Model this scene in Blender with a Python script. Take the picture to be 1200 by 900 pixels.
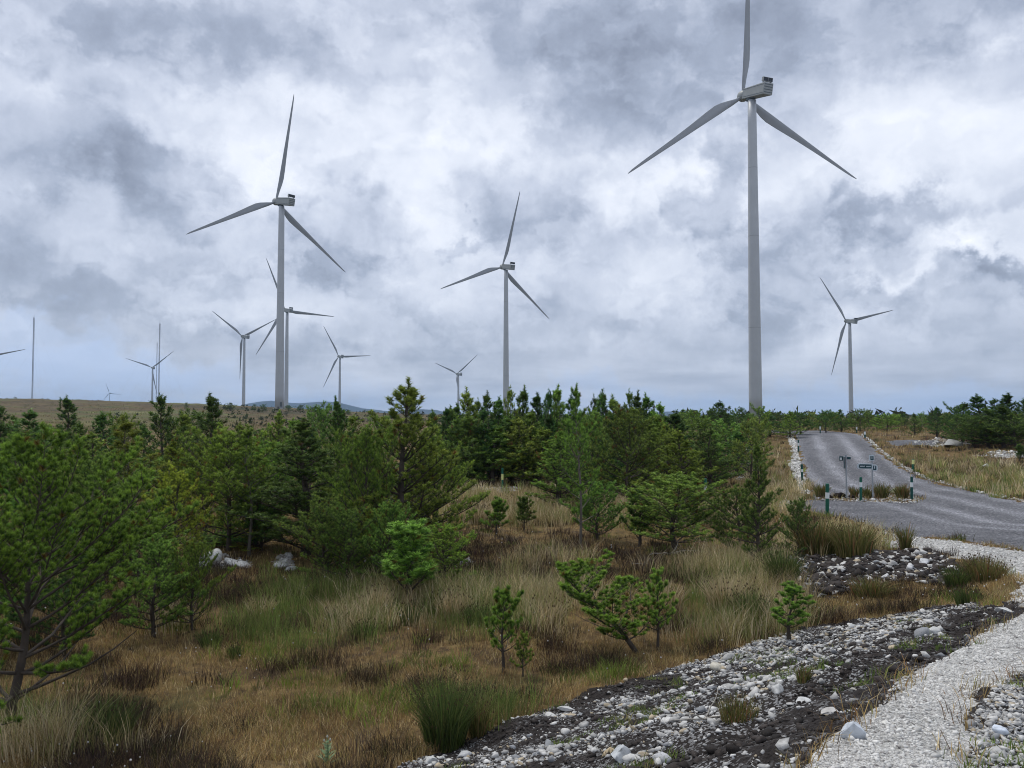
import bpy, bmesh, math, random
import numpy as np
from mathutils import Vector, Matrix

for o in list(bpy.data.objects): bpy.data.objects.remove(o)
scene = bpy.context.scene
COL = scene.collection
R = math.radians
rng = np.random.default_rng(7)

# ------------------------------------------------------------------ camera
F = 942.0                      # focal length in pixels of a 1200 px wide picture
CAM = np.array([0.0, 0.0, 3.6])
PITCH = math.atan(37.0 / F)
cam_data = bpy.data.cameras.new("camera"); cam = bpy.data.objects.new("camera", cam_data); COL.objects.link(cam)
cam_data.sensor_width = 36.0; cam_data.lens = 36.0 * F / 1200.0
cam_data.clip_start = 0.05; cam_data.clip_end = 30000
cam.location = CAM; cam.rotation_euler = (math.pi / 2 + PITCH, 0, 0)
scene.camera = cam
scene.view_settings.view_transform = 'Standard'; scene.view_settings.look = 'None'
scene.view_settings.exposure = 0.32; scene.view_settings.gamma = 1.0
scene.view_settings.use_curve_mapping = False
scene.cycles.pixel_filter_type = 'BLACKMAN_HARRIS'; scene.cycles.filter_width = 1.05; scene.cycles.max_bounces = 6; scene.cycles.diffuse_bounces = 3; scene.cycles.volume_bounces = 1
scene.cycles.transparent_max_bounces = 4

SUN_EL, SUN_AZ = R(62), R(-42)          # azimuth from +Y towards +X
sun_d = bpy.data.lights.new("sun", 'SUN'); sun = bpy.data.objects.new("sun", sun_d); COL.objects.link(sun)
sun_d.energy = 1.5; sun_d.angle = R(12); sun_d.color = (1.0, 0.955, 0.88)
sv = Vector((math.sin(SUN_AZ) * math.cos(SUN_EL), math.cos(SUN_AZ) * math.cos(SUN_EL), math.sin(SUN_EL)))
sun.rotation_euler = sv.to_track_quat('Z', 'Y').to_euler()


class NT:
    """small node-tree helper"""
    def __init__(s, nt): s.nt = nt; s.N = nt.nodes; s.L = nt.links
    def n(s, t, **kw):
        nd = s.N.new(t)
        for k, v in kw.items(): setattr(nd, k, v)
        return nd
    def put(s, sock, v):
        if isinstance(v, bpy.types.NodeSocket): s.L.new(v, sock)
        elif v is not None: sock.default_value = v
    def math(s, op, a, b=None, c=None, clamp=False):
        nd = s.n('ShaderNodeMath', operation=op, use_clamp=clamp)
        s.put(nd.inputs[0], a); s.put(nd.inputs[1], b); s.put(nd.inputs[2], c)
        return nd.outputs[0]
    def vmath(s, op, a, b=None, c=None):
        nd = s.n('ShaderNodeVectorMath', operation=op)
        s.put(nd.inputs[0], a); s.put(nd.inputs[1], b)
        if c is not None: s.put(nd.inputs[2], c)
        return nd.outputs['Value'] if op in ('LENGTH', 'DOT_PRODUCT') else nd.outputs[0]
    def mapr(s, v, a, b, c=0.0, d=1.0, smooth=True):
        nd = s.n('ShaderNodeMapRange', interpolation_type='SMOOTHSTEP' if smooth else 'LINEAR')
        for i, x in enumerate((v, a, b, c, d)): s.put(nd.inputs[i], x)
        return nd.outputs[0]
    def noise(s, vec, scale, detail=4, rough=0.55, dist=0.0):
        nd = s.n('ShaderNodeTexNoise')
        if vec is not None: s.put(nd.inputs['Vector'], vec)
        nd.inputs['Scale'].default_value = scale; nd.inputs['Detail'].default_value = detail
        nd.inputs['Roughness'].default_value = rough; nd.inputs['Distortion'].default_value = dist
        return nd
    def mix(s, f, a, b):
        nd = s.n('ShaderNodeMix', data_type='RGBA')
        s.put(nd.inputs[0], f); s.put(nd.inputs[6], a); s.put(nd.inputs[7], b)
        return nd.outputs[2]
    def ramp(s, f, stops):
        nd = s.n('ShaderNodeValToRGB'); cr = nd.color_ramp
        while len(cr.elements) < len(stops): cr.elements.new(0.5)
        for e, (p, c) in zip(cr.elements, stops): e.position = p; e.color = (*c, 1)
        s.put(nd.inputs[0], f); return nd.outputs[0]

def rgba(c): return (c[0], c[1], c[2], 1.0)

# ------------------------------------------------------------------ sky
world = bpy.data.worlds.new("World"); scene.world = world; world.use_nodes = True
w = NT(world.node_tree); w.N.clear()
wo = w.n('ShaderNodeOutputWorld')
sky = w.n('ShaderNodeTexSky', sky_type='NISHITA'); sky.sun_disc = False
sky.sun_elevation = SUN_EL; sky.sun_rotation = SUN_AZ; sky.air_density = 1.0; sky.dust_density = 1.0
skyc = w.vmath('SCALE', sky.outputs[0]); w.N[-1].inputs[3].default_value = 0.10
tc = w.n('ShaderNodeTexCoord'); D = tc.outputs['Generated']
sp = w.n('ShaderNodeSeparateXYZ'); w.L.new(D, sp.inputs[0])
az = w.math('ARCTAN2', sp.outputs[0], sp.outputs[1]); el = w.math('ARCSINE', sp.outputs[2])
cb = w.n('ShaderNodeCombineXYZ'); w.put(cb.inputs[0], az); w.put(cb.inputs[1], el)
P0 = cb.outputs[0]
wn1 = w.noise(D, 3.2, 4, 0.55).outputs['Color']; wn2 = w.noise(D, 11.0, 8, 0.60).outputs['Color']
h05 = (0.5, 0.5, 0.5)
def warped(a1, a2):
    q = w.vmath('SUBTRACT', wn1, h05); q = w.vmath('MULTIPLY', q, (a1, a1, a1))
    r = w.vmath('SUBTRACT', wn2, h05); r = w.vmath('MULTIPLY', r, (a2, a2, a2))
    t = w.vmath('ADD', P0, q); return w.vmath('ADD', t, r)
PW = warped(0.08, 0.20)
def px2ang(u, v):
    x = (u - 600) / F; y = (450 - v) / F
    d = np.array([x, math.cos(PITCH) - y * math.sin(PITCH), math.sin(PITCH) + y * math.cos(PITCH)])
    d /= np.linalg.norm(d)
    return math.atan2(d[0], d[1]), math.asin(d[2])
# cloud masses: direction (from picture position), angular size, brightness change, edge softness
BL = [(95, 160, 80, 60, -.12, .6), (190, 215, 80, 55, -.11, .45), (150, 290, 130, 60, -.07, .8), (20, 290, 60, 50, -.10, .7),
      (760, 80, 150, 75, -.19, .85), (640, 25, 110, 40, -.12, .9), (1070, 25, 170, 48, -.17, .9), (900, 150, 110, 50, -.09, .9),
      (845, 240, 42, 48, -.17, .35), (935, 330, 120, 60, -.13, .8), (1060, 275, 70, 30, -.13, .4), (870, 370, 150, 35, -.06, .9),
      (400, 275, 70, 70, -.12, .35), (440, 330, 90, 50, -.08, .8), (610, 245, 90, 55, -.12, .4), (540, 288, 34, 14, -.16, .6),
      (690, 300, 90, 60, -.07, .8), (640, 390, 200, 40, -.07, .9), (330, 400, 260, 26, -.12, .9), (80, 350, 190, 34, -.11, .9),
      (180, 22, 260, 42, -.12, .95), (480, 30, 130, 30, -.08, .9), (1130, 400, 130, 40, -.07, .9), (1120, 330, 90, 22, -.10, .7),
      (760, 250, 60, 60, .05, .6), (1185, 320, 40, 14, -.10, .6),
      (330, 150, 200, 60, .05, .9), (290, 205, 75, 45, .09, .7), (490, 190, 140, 55, .10, .8), (705, 230, 60, 40, .12, .6),
      (650, 150, 100, 45, .05, .8), (1010, 200, 200, 60, .13, .8), (1075, 300, 85, 24, .17, .6), (1190, 275, 60, 30, .18, .6),
      (500, 260, 70, 90, .11, .6), (345, 235, 60, 35, .08, .6), (740, 330, 130, 40, .06, .8), (230, 350, 120, 20, .05, .8),
      (30, 120, 60, 50, .06, .8), (800, 215, 30, 30, .10, .6), (1000, 400, 60, 30, .07, .7), (600, 200, 60, 30, .07, .7),
      (1150, 130, 120, 50, .06, .8)]
acc = None
for (u, v, ru, rv, amp, soft) in BL:
    a, e = px2ang(u, v)
    d = w.vmath('SUBTRACT', PW, (a, e, 0)); d = w.vmath('MULTIPLY', d, (F / ru, F / rv, 0)); L = w.vmath('LENGTH', d)
    m = w.mapr(L, 1 + soft * .55, 1 - soft * .95, 0.0, amp * 1.15)
    acc = m if acc is None else w.math('ADD', acc, m)
# wide, finer and streaky structure
cs = w.vmath('MULTIPLY', D, (1, 1, 1.7))
f1 = w.noise(cs, 3.6, 7, 0.55).outputs[0]; f2 = w.noise(w.vmath('ADD', cs, w.vmath('MULTIPLY', w.vmath('SUBTRACT', wn2, h05), (.10, .10, .10))), 8.0, 7, 0.58).outputs[0]; f3 = w.noise(D, 30.0, 6, 0.62).outputs[0]
lum = w.math('ADD', acc, 0.590)
lum = w.math('MULTIPLY_ADD', w.math('SUBTRACT', f1, 0.5), 0.27, lum)
vo = w.n('ShaderNodeTexVoronoi', feature='F1', normalize=True); vo.inputs['Scale'].default_value = 8.5; vo.inputs['Detail'].default_value = 3.0; vo.inputs['Roughness'].default_value = .5
w.put(vo.inputs['Vector'], w.vmath('ADD', cs, w.vmath('MULTIPLY', w.vmath('SUBTRACT', wn2, h05), (.16, .16, .16))))
puff = w.math('ADD', w.mapr(f2, 0.46, 0.55, -0.04, 0.04), w.mapr(vo.outputs['Distance'], 0.20, 0.42, 0.060, -0.055))
lum = w.math('ADD', lum, puff)
lum = w.math('MULTIPLY_ADD', w.math('SUBTRACT', f3, 0.5), 0.19, lum)
flat = w.mapr(sp.outputs[2], 0.02, 0.13)                     # cloud base merges into an even band low over the horizon
lum = w.math('ADD', w.math('MULTIPLY', lum, flat), w.math('MULTIPLY', w.math('SUBTRACT', 1.0, flat), w.math('MULTIPLY_ADD', w.math('SUBTRACT', w.noise(w.vmath('MULTIPLY', D, (1, 1, 7)), 5.0, 6, 0.55).outputs[0], 0.5), 0.55, w.math('MULTIPLY_ADD', acc, .4, 0.51))))
colr = w.ramp(lum, [(0.0, (.10, .12, .16)), (0.22, (.20, .23, .30)), (0.42, (.33, .375, .475)), (0.58, (.50, .545, .65)), (0.74, (.66, .70, .79)), (0.92, (.80, .83, .90)), (1.0, (.93, .95, .98))])
# clear blue gaps low on the left and a blue-grey band over the horizon
gap = None
for (u, v, ru, rv, amp) in [(90, 445, 200, 34, .65), (30, 405, 90, 20, .4), (230, 460, 230, 20, .4), (880, 470, 400, 22, .4), (1120, 472, 260, 22, .45)]:
    a, e = px2ang(u, v)
    d = w.vmath('MULTIPLY', w.vmath('SUBTRACT', PW, (a, e, 0)), (F / ru, F / rv, 0)); L = w.vmath('LENGTH', d)
    m = w.mapr(L, 1.4, .3, 0.0, amp); gap = m if gap is None else w.math('MAXIMUM', gap, m)
colg = w.mix(gap, colr, rgba((.385, .50, .73)))
thin = w.mix(0.94, skyc, colg)
bg = w.n('ShaderNodeBackground'); w.put(bg.inputs[0], thin); bg.inputs[1].default_value = 1.0
w.L.new(bg.outputs[0], wo.inputs[0])
world.cycles.sampling_method = 'MANUAL'; world.cycles.sample_map_resolution = 512

# ------------------------------------------------------------------ rays, noise, terrain
def ray(u, v):
    x = (np.asarray(u, float) - 600) / F; y = (450 - np.asarray(v, float)) / F
    return np.stack([x, math.cos(PITCH) - y * math.sin(PITCH), math.sin(PITCH) + y * math.cos(PITCH)], -1)
def project(p):
    d = p - CAM; fx = d[..., 0]; fw = d[..., 1] * math.cos(PITCH) + d[..., 2] * math.sin(PITCH)
    up = -d[..., 1] * math.sin(PITCH) + d[..., 2] * math.cos(PITCH); fw = np.where(fw < .2, .2, fw)
    return 600 + F * fx / fw, 450 - F * up / fw
def hsh(i, j, k):
    n = (i.astype(np.int64) * 374761393 + j.astype(np.int64) * 668265263 + k * 1442695041) & 0xffffffff
    n = ((n ^ (n >> 13)) * 1274126177) & 0xffffffff
    return ((n ^ (n >> 16)) & 0xffff) / 65535.0
def vnoise(x, y, k=0):
    xi = np.floor(x); yi = np.floor(y); fx = x - xi; fy = y - yi
    fx = fx * fx * (3 - 2 * fx); fy = fy * fy * (3 - 2 * fy); xi = xi.astype(np.int64); yi = yi.astype(np.int64)
    a = hsh(xi, yi, k); b = hsh(xi + 1, yi, k); c = hsh(xi, yi + 1, k); d = hsh(xi + 1, yi + 1, k)
    return (a + (b - a) * fx) * (1 - fy) + (c + (d - c) * fx) * fy
def fbm(x, y, k=0, octv=4):
    s = 0; a = .5; t = 0
    for o in range(octv): s = s + a * vnoise(x * 2 ** o + 17.3 * o, y * 2 ** o - 9.1 * o, k + o); t += a; a *= .5
    return s / t

def at_z(u, v, z):
    r = ray(u, v); t = (z - CAM[2]) / r[2]; p = CAM + r * t; return (p[0], p[1], z)
def at_y(u, v, y):
    r = ray(u, v); t = y / r[1]; p = CAM + r * t; return (p[0], p[1], p[2])
CP = [at_z(*a) for a in [
    (0, 900, .10), (300, 900, .08), (0, 700, 0), (300, 700, .0), (600, 700, 0), (600, 800, .06), (0, 600, 0), (300, 600, 0), (600, 600, 0),
    (440, 893, .28), (640, 832, .22), (800, 778, .18), (880, 753, .17), (1000, 728, .2), (900, 700, .05), (1000, 705, .12), (1130, 700, .40),
    (600, 560, .05), (300, 560, .05), (0, 550, .05), (800, 600, .0), (800, 560, .1), (880, 650, .05), (950, 640, .12),
    (920, 900, 2.02), (985, 850, 1.97), (1050, 800, 1.83), (1120, 760, 1.70), (1200, 720, 1.58), (1190, 706, 1.52), (1090, 900, 2.10), (1200, 900, 1.93), (1200, 800, 1.80), (1100, 820, 1.98),
    (780, 900, 1.45), (640, 900, .80), (900, 800, 1.15), (1030, 765, 1.30), (800, 840, 1.05),
    (1185, 685, .70), (1150, 665, .48), (1060, 631, .22), (1200, 645, .35), (1020, 668, .42), (960, 670, .25), (1090, 675, .42),
    (935, 594, 0), (1060, 590, 0), (1000, 585, 0), (1200, 590, .10), (1110, 568, .15), (1040, 560, .25), (950, 575, .05),
    (970, 508.3, 2.05), (970, 540, .85), (1180, 560, .5), (1200, 522, 1.6), (1150, 514, 1.85), (1010, 508.3, 2.05), (925, 508.3, 2.05), (900, 560, .15), (880, 532, .95), (850, 512, 1.7)]]
CP += [(0, 0, 2.0), (-4, 4, .95), (-2.2, 2.5, 1.5), (-9, 2, .2), (0, 3, 1.75), (6, 0, 2.0), (7, 5, 1.85), (12, 6, 1.7), (-6, -6, .9), (6, -6, 2.0), (0, -6, 2.0), (16, 12, 1.0), (25, 25, .4),
       (16, 82, 2.0), (26, 82, 2.0), (40, 85, 2.0), (80, 90, 1.9), (30, 130, 2.2), (60, 220, 2.4), (10, 220, 2.1), (150, 230, 2.5), (0, 90, .8), (-30, 85, .4), (-60, 90, .6), (5, 140, 1.6),
       (-60, 160, 1.2), (-110, 160, 2.0), (-30, 200, 1.8)]
CP += [at_y(0, 467.5, 430), at_y(100, 469.5, 430), at_y(200, 473, 430), at_y(280, 476.5, 430), at_y(350, 480, 430), at_y(430, 484, 430), at_y(500, 486.5, 430), at_y(600, 487.5, 430),
       at_y(0, 481, 250), at_y(200, 485, 250), at_y(350, 490, 250), at_y(700, 490, 400), at_y(900, 489.5, 400), at_y(1100, 489, 400), (350, 430, 3),
       (-300, 650, 11), (-100, 650, 4), (100, 650, 1), (500, 700, 1), (-800, 1200, 6), (0, 1200, 0), (800, 1200, 0), (-1500, 3000, 4), (0, 3000, 0), (1500, 3000, 0), (-3500, 6900, 2), (0, 6900, 0), (3500, 6900, 0),
       (-400, 430, 15), (-45, 40, .1), (-90, 60, .5), (60, 50, 1.2), (-25, 10, 0.05)]
CP = np.array(CP)
def wc(x, y):
    ww = np.maximum(y, -6.5) + 8.0; return np.stack([np.clip(x / ww, -2.2, 2.2) * 1.6, np.log(ww)], -1)
C2 = wc(CP[:, 0], CP[:, 1])
def ker(a, b):
    d2 = ((a[:, None, :] - b[None, :, :]) ** 2).sum(-1); return d2 * np.log(d2 + 1e-9)
n_ = len(C2); A_ = np.zeros((n_ + 3, n_ + 3)); A_[:n_, :n_] = ker(C2, C2) + np.eye(n_) * 2e-3
A_[:n_, n_] = 1; A_[:n_, n_ + 1:] = C2; A_[n_:, :n_] = A_[:n_, n_:].T
W_ = np.linalg.solve(A_, np.concatenate([CP[:, 2], [0, 0, 0]]))
def H0(x, y):
    x = np.atleast_1d(np.asarray(x, float)); y = np.atleast_1d(np.asarray(y, float)); sh = x.shape; x = x.ravel(); y = y.ravel(); out = np.empty(len(x))
    for i in range(0, len(x), 40000):
        q = wc(x[i:i + 40000], y[i:i + 40000]); out[i:i + 40000] = ker(q, C2) @ W_[:n_] + W_[n_] + q @ W_[n_ + 1:]
    return out.reshape(sh)
def hit(u, v):
    """first point of the smooth terrain along the sight line through picture position u, v"""
    r = ray(u, v); t = np.geomspace(2.2, 7000, 900); p = CAM + r[None, :] * t[:, None]
    g = p[:, 2] - H0(p[:, 0], p[:, 1]); k = np.argmax(g < 0)
    if g[k] >= 0: k = len(t) - 1
    a, b = t[max(k - 1, 0)], t[k]
    for _ in range(16):
        m = (a + b) / 2; q = CAM + r * m
        if q[2] - H0(q[0], q[1])[0] < 0: b = m
        else: a = m
    q = CAM + r * b; return np.array([q[0], q[1]])

def poly_w(pts):
    return np.array([p[1:] if p[0] == 'w' else hit(p[0], p[1]) for p in pts], float)
def sdist(x, y, poly):
    """signed distance to a ground polygon, positive inside"""
    x = np.asarray(x, float); y = np.asarray(y, float); best = np.full(x.shape, 1e9); ins = np.zeros(x.shape, bool); n = len(poly)
    for i in range(n):
        ax, ay = poly[i]; bx, by = poly[(i + 1) % n]; ex, ey = bx - ax, by - ay; L2 = ex * ex + ey * ey + 1e-12
        t = np.clip(((x - ax) * ex + (y - ay) * ey) / L2, 0, 1)
        best = np.minimum(best, np.hypot(x - ax - t * ex, y - ay - t * ey))
        c = ((ay > y) != (by > y)) & (x < (bx - ax) * (y - ay) / (by - ay + 1e-12) + ax); ins ^= c
    return np.where(ins, best, -best)
def boxed(x, y, poly, pad=3.0):
    out = np.full(x.shape, -9.0); lo = poly.min(0) - pad; hi = poly.max(0) + pad
    m = (x > lo[0]) & (x < hi[0]) & (y > lo[1]) & (y < hi[1])
    if m.any(): out[m] = sdist(x[m], y[m], poly)
    return out

ROAD = poly_w([(935, 597), (936, 588), (950, 586), (951, 575), (944, 562), (938, 540), (934, 522), (929, 509.2), ('w', 24.5, 84), ('w', 32, 84), (1008, 509.2), (1018, 517), (1032, 531), (1050, 544), (1078, 559), (1112, 569), (1200, 588.5),
               ('w', 32, 27), ('w', 26, 16), ('w', 18.5, 17.5), (1200, 646), (1165, 640), (1130, 634), (1095, 630), (1060, 628), (1030, 619), (1000, 611), (965, 602)])
ISLE = poly_w([(955, 583), (1000, 580), (1060, 579), (1085, 584), (1072, 590.5), (1040, 589), (1000, 587.5), (955, 587)])
SIDETRACK = poly_w([(1036, 517), (1060, 515.5), (1104, 516), (1100, 521), (1070, 522), (1046, 523.5)])
WHITE1 = poly_w([(1032, 620), (1060, 628), (1095, 631), (1130, 635), (1165, 641), (1200, 647), ('w', 14, 15), ('w', 10.5, 11.5), ('w', 7.6, 8.6), (1198, 712), (1180, 703), (1190, 690), (1185, 680), (1160, 668), (1130, 655), (1085, 645), (1045, 640)])
RUB_ALL = poly_w([(400, 914), (500, 880), (560, 858), (640, 830), (720, 802), (800, 776), (880, 752), (940, 737), (1000, 726), (1060, 717), (1120, 711), (1190, 704), ('w', 7.6, 8.8), ('w', 7, 6), ('w', 7, 1.5), ('w', -1.2, 1.5), ('w', -2.0, 5.5)])
WHITE2 = poly_w([(1200, 714), (1150, 738), (1118, 762), (1085, 778), (1052, 800), (1040, 812), (1012, 835), (985, 852), (945, 884), (905, 915), ('w', .9, 2.4), ('w', 1.7, 2.4), (1120, 905), (1135, 870), (1128, 845), (1160, 812), (1200, 790), ('w', 5.5, 6.0), ('w', 7.6, 8.6)])
RUBBLE = poly_w([(400, 914), (500, 880), (560, 858), (640, 830), (720, 802), (800, 776), (880, 752), (940, 737), (1000, 726), (1060, 717), (1120, 711), (1190, 704), (1200, 712), (1150, 738), (1118, 762), (1085, 778), (1052, 800), (1040, 812), (1012, 835), (985, 852), (945, 884), (905, 915), ('w', .9, 2.4), ('w', -1.2, 3.0), ('w', -2.0, 5.5)])
CORNER = poly_w([(1120, 905), (1135, 870), (1128, 845), (1160, 812), (1200, 790), ('w', 5.5, 6.0), ('w', 7, 3), ('w', 2.5, 2)])
PILE = poly_w([(915, 655), (940, 648), (970, 651), (1010, 648), (1060, 644), (1100, 652), (1125, 668), (1128, 684), (1100, 690), (1060, 684), (1025, 690), (990, 694), (960, 700), (930, 690), (913, 675)])
LEDGE_L = poly_w([(929, 509.2), (934, 522), (938, 540), (944, 562), (950, 580), (938, 580), (932, 562), (925, 545), (929, 530), (924, 515), (922, 509.2)])
LEDGE_R = poly_w([(1008, 509.2), (1018, 517), (1032, 531), (1050, 544), (1078, 559), (1112, 569), (1200, 588.5), ('w', 32, 27), ('w', 32.4, 27.6), (1200, 586.6), (1113, 567), (1083, 557.5), (1056, 543), (1037, 530), (1022, 516.5), (1011, 509)])
PATCH = [poly_w(p) for p in ([(225, 662), (236, 650), (262, 648), (292, 655), (290, 665), (250, 668)], [(322, 664), (328, 652), (342, 652), (345, 663)], [(405, 650), (415, 643), (440, 652), (448, 664), (420, 662)],
    [(540, 577), (556, 571), (600, 570), (612, 574), (590, 578)], [(862, 562), (862, 545), (870, 536), (884, 540), (885, 556), (878, 564)], [(868, 530), (876, 523), (884, 526), (880, 532)],
    [(1060, 520), (1100, 514), (1128, 516), (1140, 520), (1100, 524)], [(1150, 534), (1165, 528), (1192, 529), (1200, 536), (1175, 538)], [(905, 594), (918, 585), (936, 588), (936, 594), (915, 600)], [(528, 660), (534, 654), (552, 656), (548, 664)],
    [(172, 566), (178, 560), (200, 560), (202, 565)])]

def masks(x, y):
    nz = fbm(x * 2.2, y * 2.2, 5, 4) - .5; dist = np.hypot(x, y); e = .015 + .0035 * dist; wob = nz * np.clip(dist * .05, .25, 2.2)
    road = np.clip((boxed(x, y, ROAD) + wob * .35) / e, 0, 1); isle = np.clip((boxed(x, y, ISLE) + wob * .3) / e, 0, 1)
    road = np.maximum(road * (1 - isle * .75), np.clip((boxed(x, y, SIDETRACK) + wob * .4) / e, 0, 1))
    wh = np.maximum(np.clip((boxed(x, y, WHITE1) + wob) / e, 0, 1), np.clip((boxed(x, y, WHITE2) + wob * .8) / e, 0, 1))
    wh = np.maximum(wh, np.clip((boxed(x, y, LEDGE_L) + wob * .5) / e, 0, 1)); wh = np.maximum(wh, np.clip((boxed(x, y, LEDGE_R) + wob * .25) / e, 0, 1))
    for p in PATCH: wh = np.maximum(wh, .55 * np.clip((boxed(x, y, p) + wob) / e, 0, 1))
    rb = np.maximum(np.clip((boxed(x, y, RUB_ALL) + wob * .6) / e, 0, 1), np.clip((boxed(x, y, PILE) + wob * 1.2) / e, 0, 1)); rb = np.maximum(rb, np.clip((boxed(x, y, CORNER) + wob * .6) / e, 0, 1))
    rb = np.maximum(rb, isle * .6)
    wh = wh * (1 - road); rb = rb * (1 - road) * (1 - wh)
    return road, wh, rb
def H(x, y, mk=None):
    x = np.atleast_1d(np.asarray(x, float)); y = np.atleast_1d(np.asarray(y, float)); h = H0(x, y)
    road, wh, rb = masks(x, y) if mk is None else mk
    dist = np.hypot(x, y); soft = 1 - np.maximum(road, np.maximum(wh, rb * .6))
    hum = (fbm(x * .9, y * .9, 11, 3) - .5) * .20 + (fbm(x * 3.3, y * 3.3, 23, 2) - .5) * .09
    h = h + hum * soft * np.clip(1 - dist / 900, .1, 1) * np.clip(dist / 4, 0, 1)
    h = h + (fbm(x * .05, y * .05, 31, 3) - .5) * np.clip((dist - 90) / 400, 0, 1) * 2.2 * soft
    h = h + (fbm(x * 1.6, y * 1.6, 41, 3) - .5) * .22 * rb + (fbm(x * 7, y * 7, 43, 2) - .5) * .05 * np.maximum(rb, wh * .35)
    return h
_hc = {}
def ground(u, v):
    p = hit(u, v); return np.array([p[0], p[1], float(H(p[0], p[1])[0])])
def top_z(pos, v):
    r = ray(600, v); d = math.hypot(pos[0], pos[1]); return CAM[2] + r[2] / r[1] * pos[1]

# ------------------------------------------------------------------ object helpers
def tag(o, label=None, cat=None, group=None, kind=None):
    if label: o['label'] = label
    if cat: o['category'] = cat
    if group: o['group'] = group
    if kind: o['kind'] = kind
    return o
def empty(name, loc, rz=0.0, **kw):
    o = bpy.data.objects.new(name, None); COL.objects.link(o); o.location = loc; o.rotation_euler = (0, 0, rz); o.empty_display_size = .2
    return tag(o, **kw)
def mesh_np(name, V, T, mats=(), attrs=None, smooth=False):
    V = np.ascontiguousarray(V, np.float32); T = np.ascontiguousarray(T, np.int32); k = T.shape[1]
    me = bpy.data.meshes.new(name); me.vertices.add(len(V)); me.vertices.foreach_set('co', V.ravel())
    me.loops.add(T.size); me.loops.foreach_set('vertex_index', T.ravel())
    me.polygons.add(len(T)); me.polygons.foreach_set('loop_start', np.arange(0, T.size, k, dtype=np.int32))
    try: me.polygons.foreach_set('loop_total', np.full(len(T), k, np.int32))
    except Exception: pass
    if smooth: me.polygons.foreach_set('use_smooth', np.ones(len(T), bool))
    for an, arr in (attrs or {}).items():
        a = me.attributes.new(an, 'FLOAT_COLOR', 'POINT'); buf = np.ones((len(V), 4), np.float32); buf[:, :3] = arr; a.data.foreach_set('color', buf.ravel())
    me.update(calc_edges=True)
    for m in mats: me.materials.append(m)
    return me
def link(name, me, parent=None, **kw):
    o = bpy.data.objects.new(name, me); COL.objects.link(o); o.parent = parent
    return tag(o, **kw)
class MB:
    def __init__(s): s.v = []; s.f = []
    def add(s, vs, fs):
        b = len(s.v); s.v += [tuple(map(float, v)) for v in vs]; s.f += [tuple(i + b for i in f) for f in fs]
    def box(s, c, size, M=None, taper=1.0):
        x, y, z = size[0] / 2, size[1] / 2, size[2] / 2
        vs = [(sx * x * (taper if sz > 0 else 1), sy * y * (taper if sz > 0 else 1), sz * z) for sz in (-1, 1) for sy in (-1, 1) for sx in (-1, 1)]
        if M is not None: vs = [tuple(M @ Vector(v)) for v in vs]
        vs = [(v[0] + c[0], v[1] + c[1], v[2] + c[2]) for v in vs]
        s.add(vs, [(0, 2, 3, 1), (4, 5, 7, 6), (0, 1, 5, 4), (2, 6, 7, 3), (0, 4, 6, 2), (1, 3, 7, 5)])
    def tube(s, pts, rad, n=8, cap=True):
        pts = [Vector(p) for p in pts]; b = len(s.v); prev = None
        for i, p in enumerate(pts):
            t = (pts[min(i + 1, len(pts) - 1)] - pts[max(i - 1, 0)]).normalized()
            ref = Vector((0, 0, 1)) if abs(t.z) < .9 else Vector((1, 0, 0))
            a = t.cross(ref).normalized(); c = t.cross(a)
            r = rad[i] if hasattr(rad, '__len__') else rad
            for k in range(n):
                th = 2 * math.pi * k / n; s.v.append(tuple(p + (a * math.cos(th) + c * math.sin(th)) * r))
        for i in range(len(pts) - 1):
            for k in range(n):
                k2 = (k + 1) % n; s.f.append((b + i * n + k, b + i * n + k2, b + (i + 1) * n + k2, b + (i + 1) * n + k))
        if cap:
            s.f.append(tuple(b + k for k in range(n))[::-1]); s.f.append(tuple(b + (len(pts) - 1) * n + k for k in range(n)))
    def build(s, name, mat, parent=None, smooth=False, bevel=0.0, **kw):
        me = bpy.data.meshes.new(name); me.from_pydata(s.v, [], s.f); me.update()
        bm = bmesh.new(); bm.from_mesh(me); bmesh.ops.recalc_face_normals(bm, faces=bm.faces)
        if bevel: bmesh.ops.bevel(bm, geom=bm.edges[:], offset=bevel, segments=2, affect='EDGES', profile=.6)
        bm.to_mesh(me); bm.free()
        if smooth: me.polygons.foreach_set('use_smooth', [True] * len(me.polygons))
        me.materials.append(mat); return link(name, me, parent, **kw)

# ------------------------------------------------------------------ materials
def new_mat(name):
    m = bpy.data.materials.new(name); m.use_nodes = True; t = NT(m.node_tree); b = t.N['Principled BSDF']; return m, t, b
def simple(name, col, rough=.6, var=.12, scale=3.0, metal=0.0, bump=0.0, spec=.4):
    m, t, b = new_mat(name); tc = t.n('ShaderNodeTexCoord'); n = t.noise(tc.outputs['Object'], scale, 5, .6)
    f = t.mapr(n.outputs[0], .3, .7, 1 - var, 1 + var, False)
    c = t.vmath('SCALE', rgba(col)[:3]); t.put(t.N[-1].inputs[3], f)
    t.put(b.inputs['Base Color'], c); b.inputs['Roughness'].default_value = rough; b.inputs['Metallic'].default_value = metal; b.inputs['Specular IOR Level'].default_value = spec
    if bump:
        bp = t.n('ShaderNodeBump'); bp.inputs['Strength'].default_value = bump; bp.inputs['Distance'].default_value = .02
        t.put(bp.inputs['Height'], t.noise(tc.outputs['Object'], scale * 5, 5, .6).outputs[0]); t.L.new(bp.outputs[0], b.inputs['Normal'])
    return m
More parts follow.
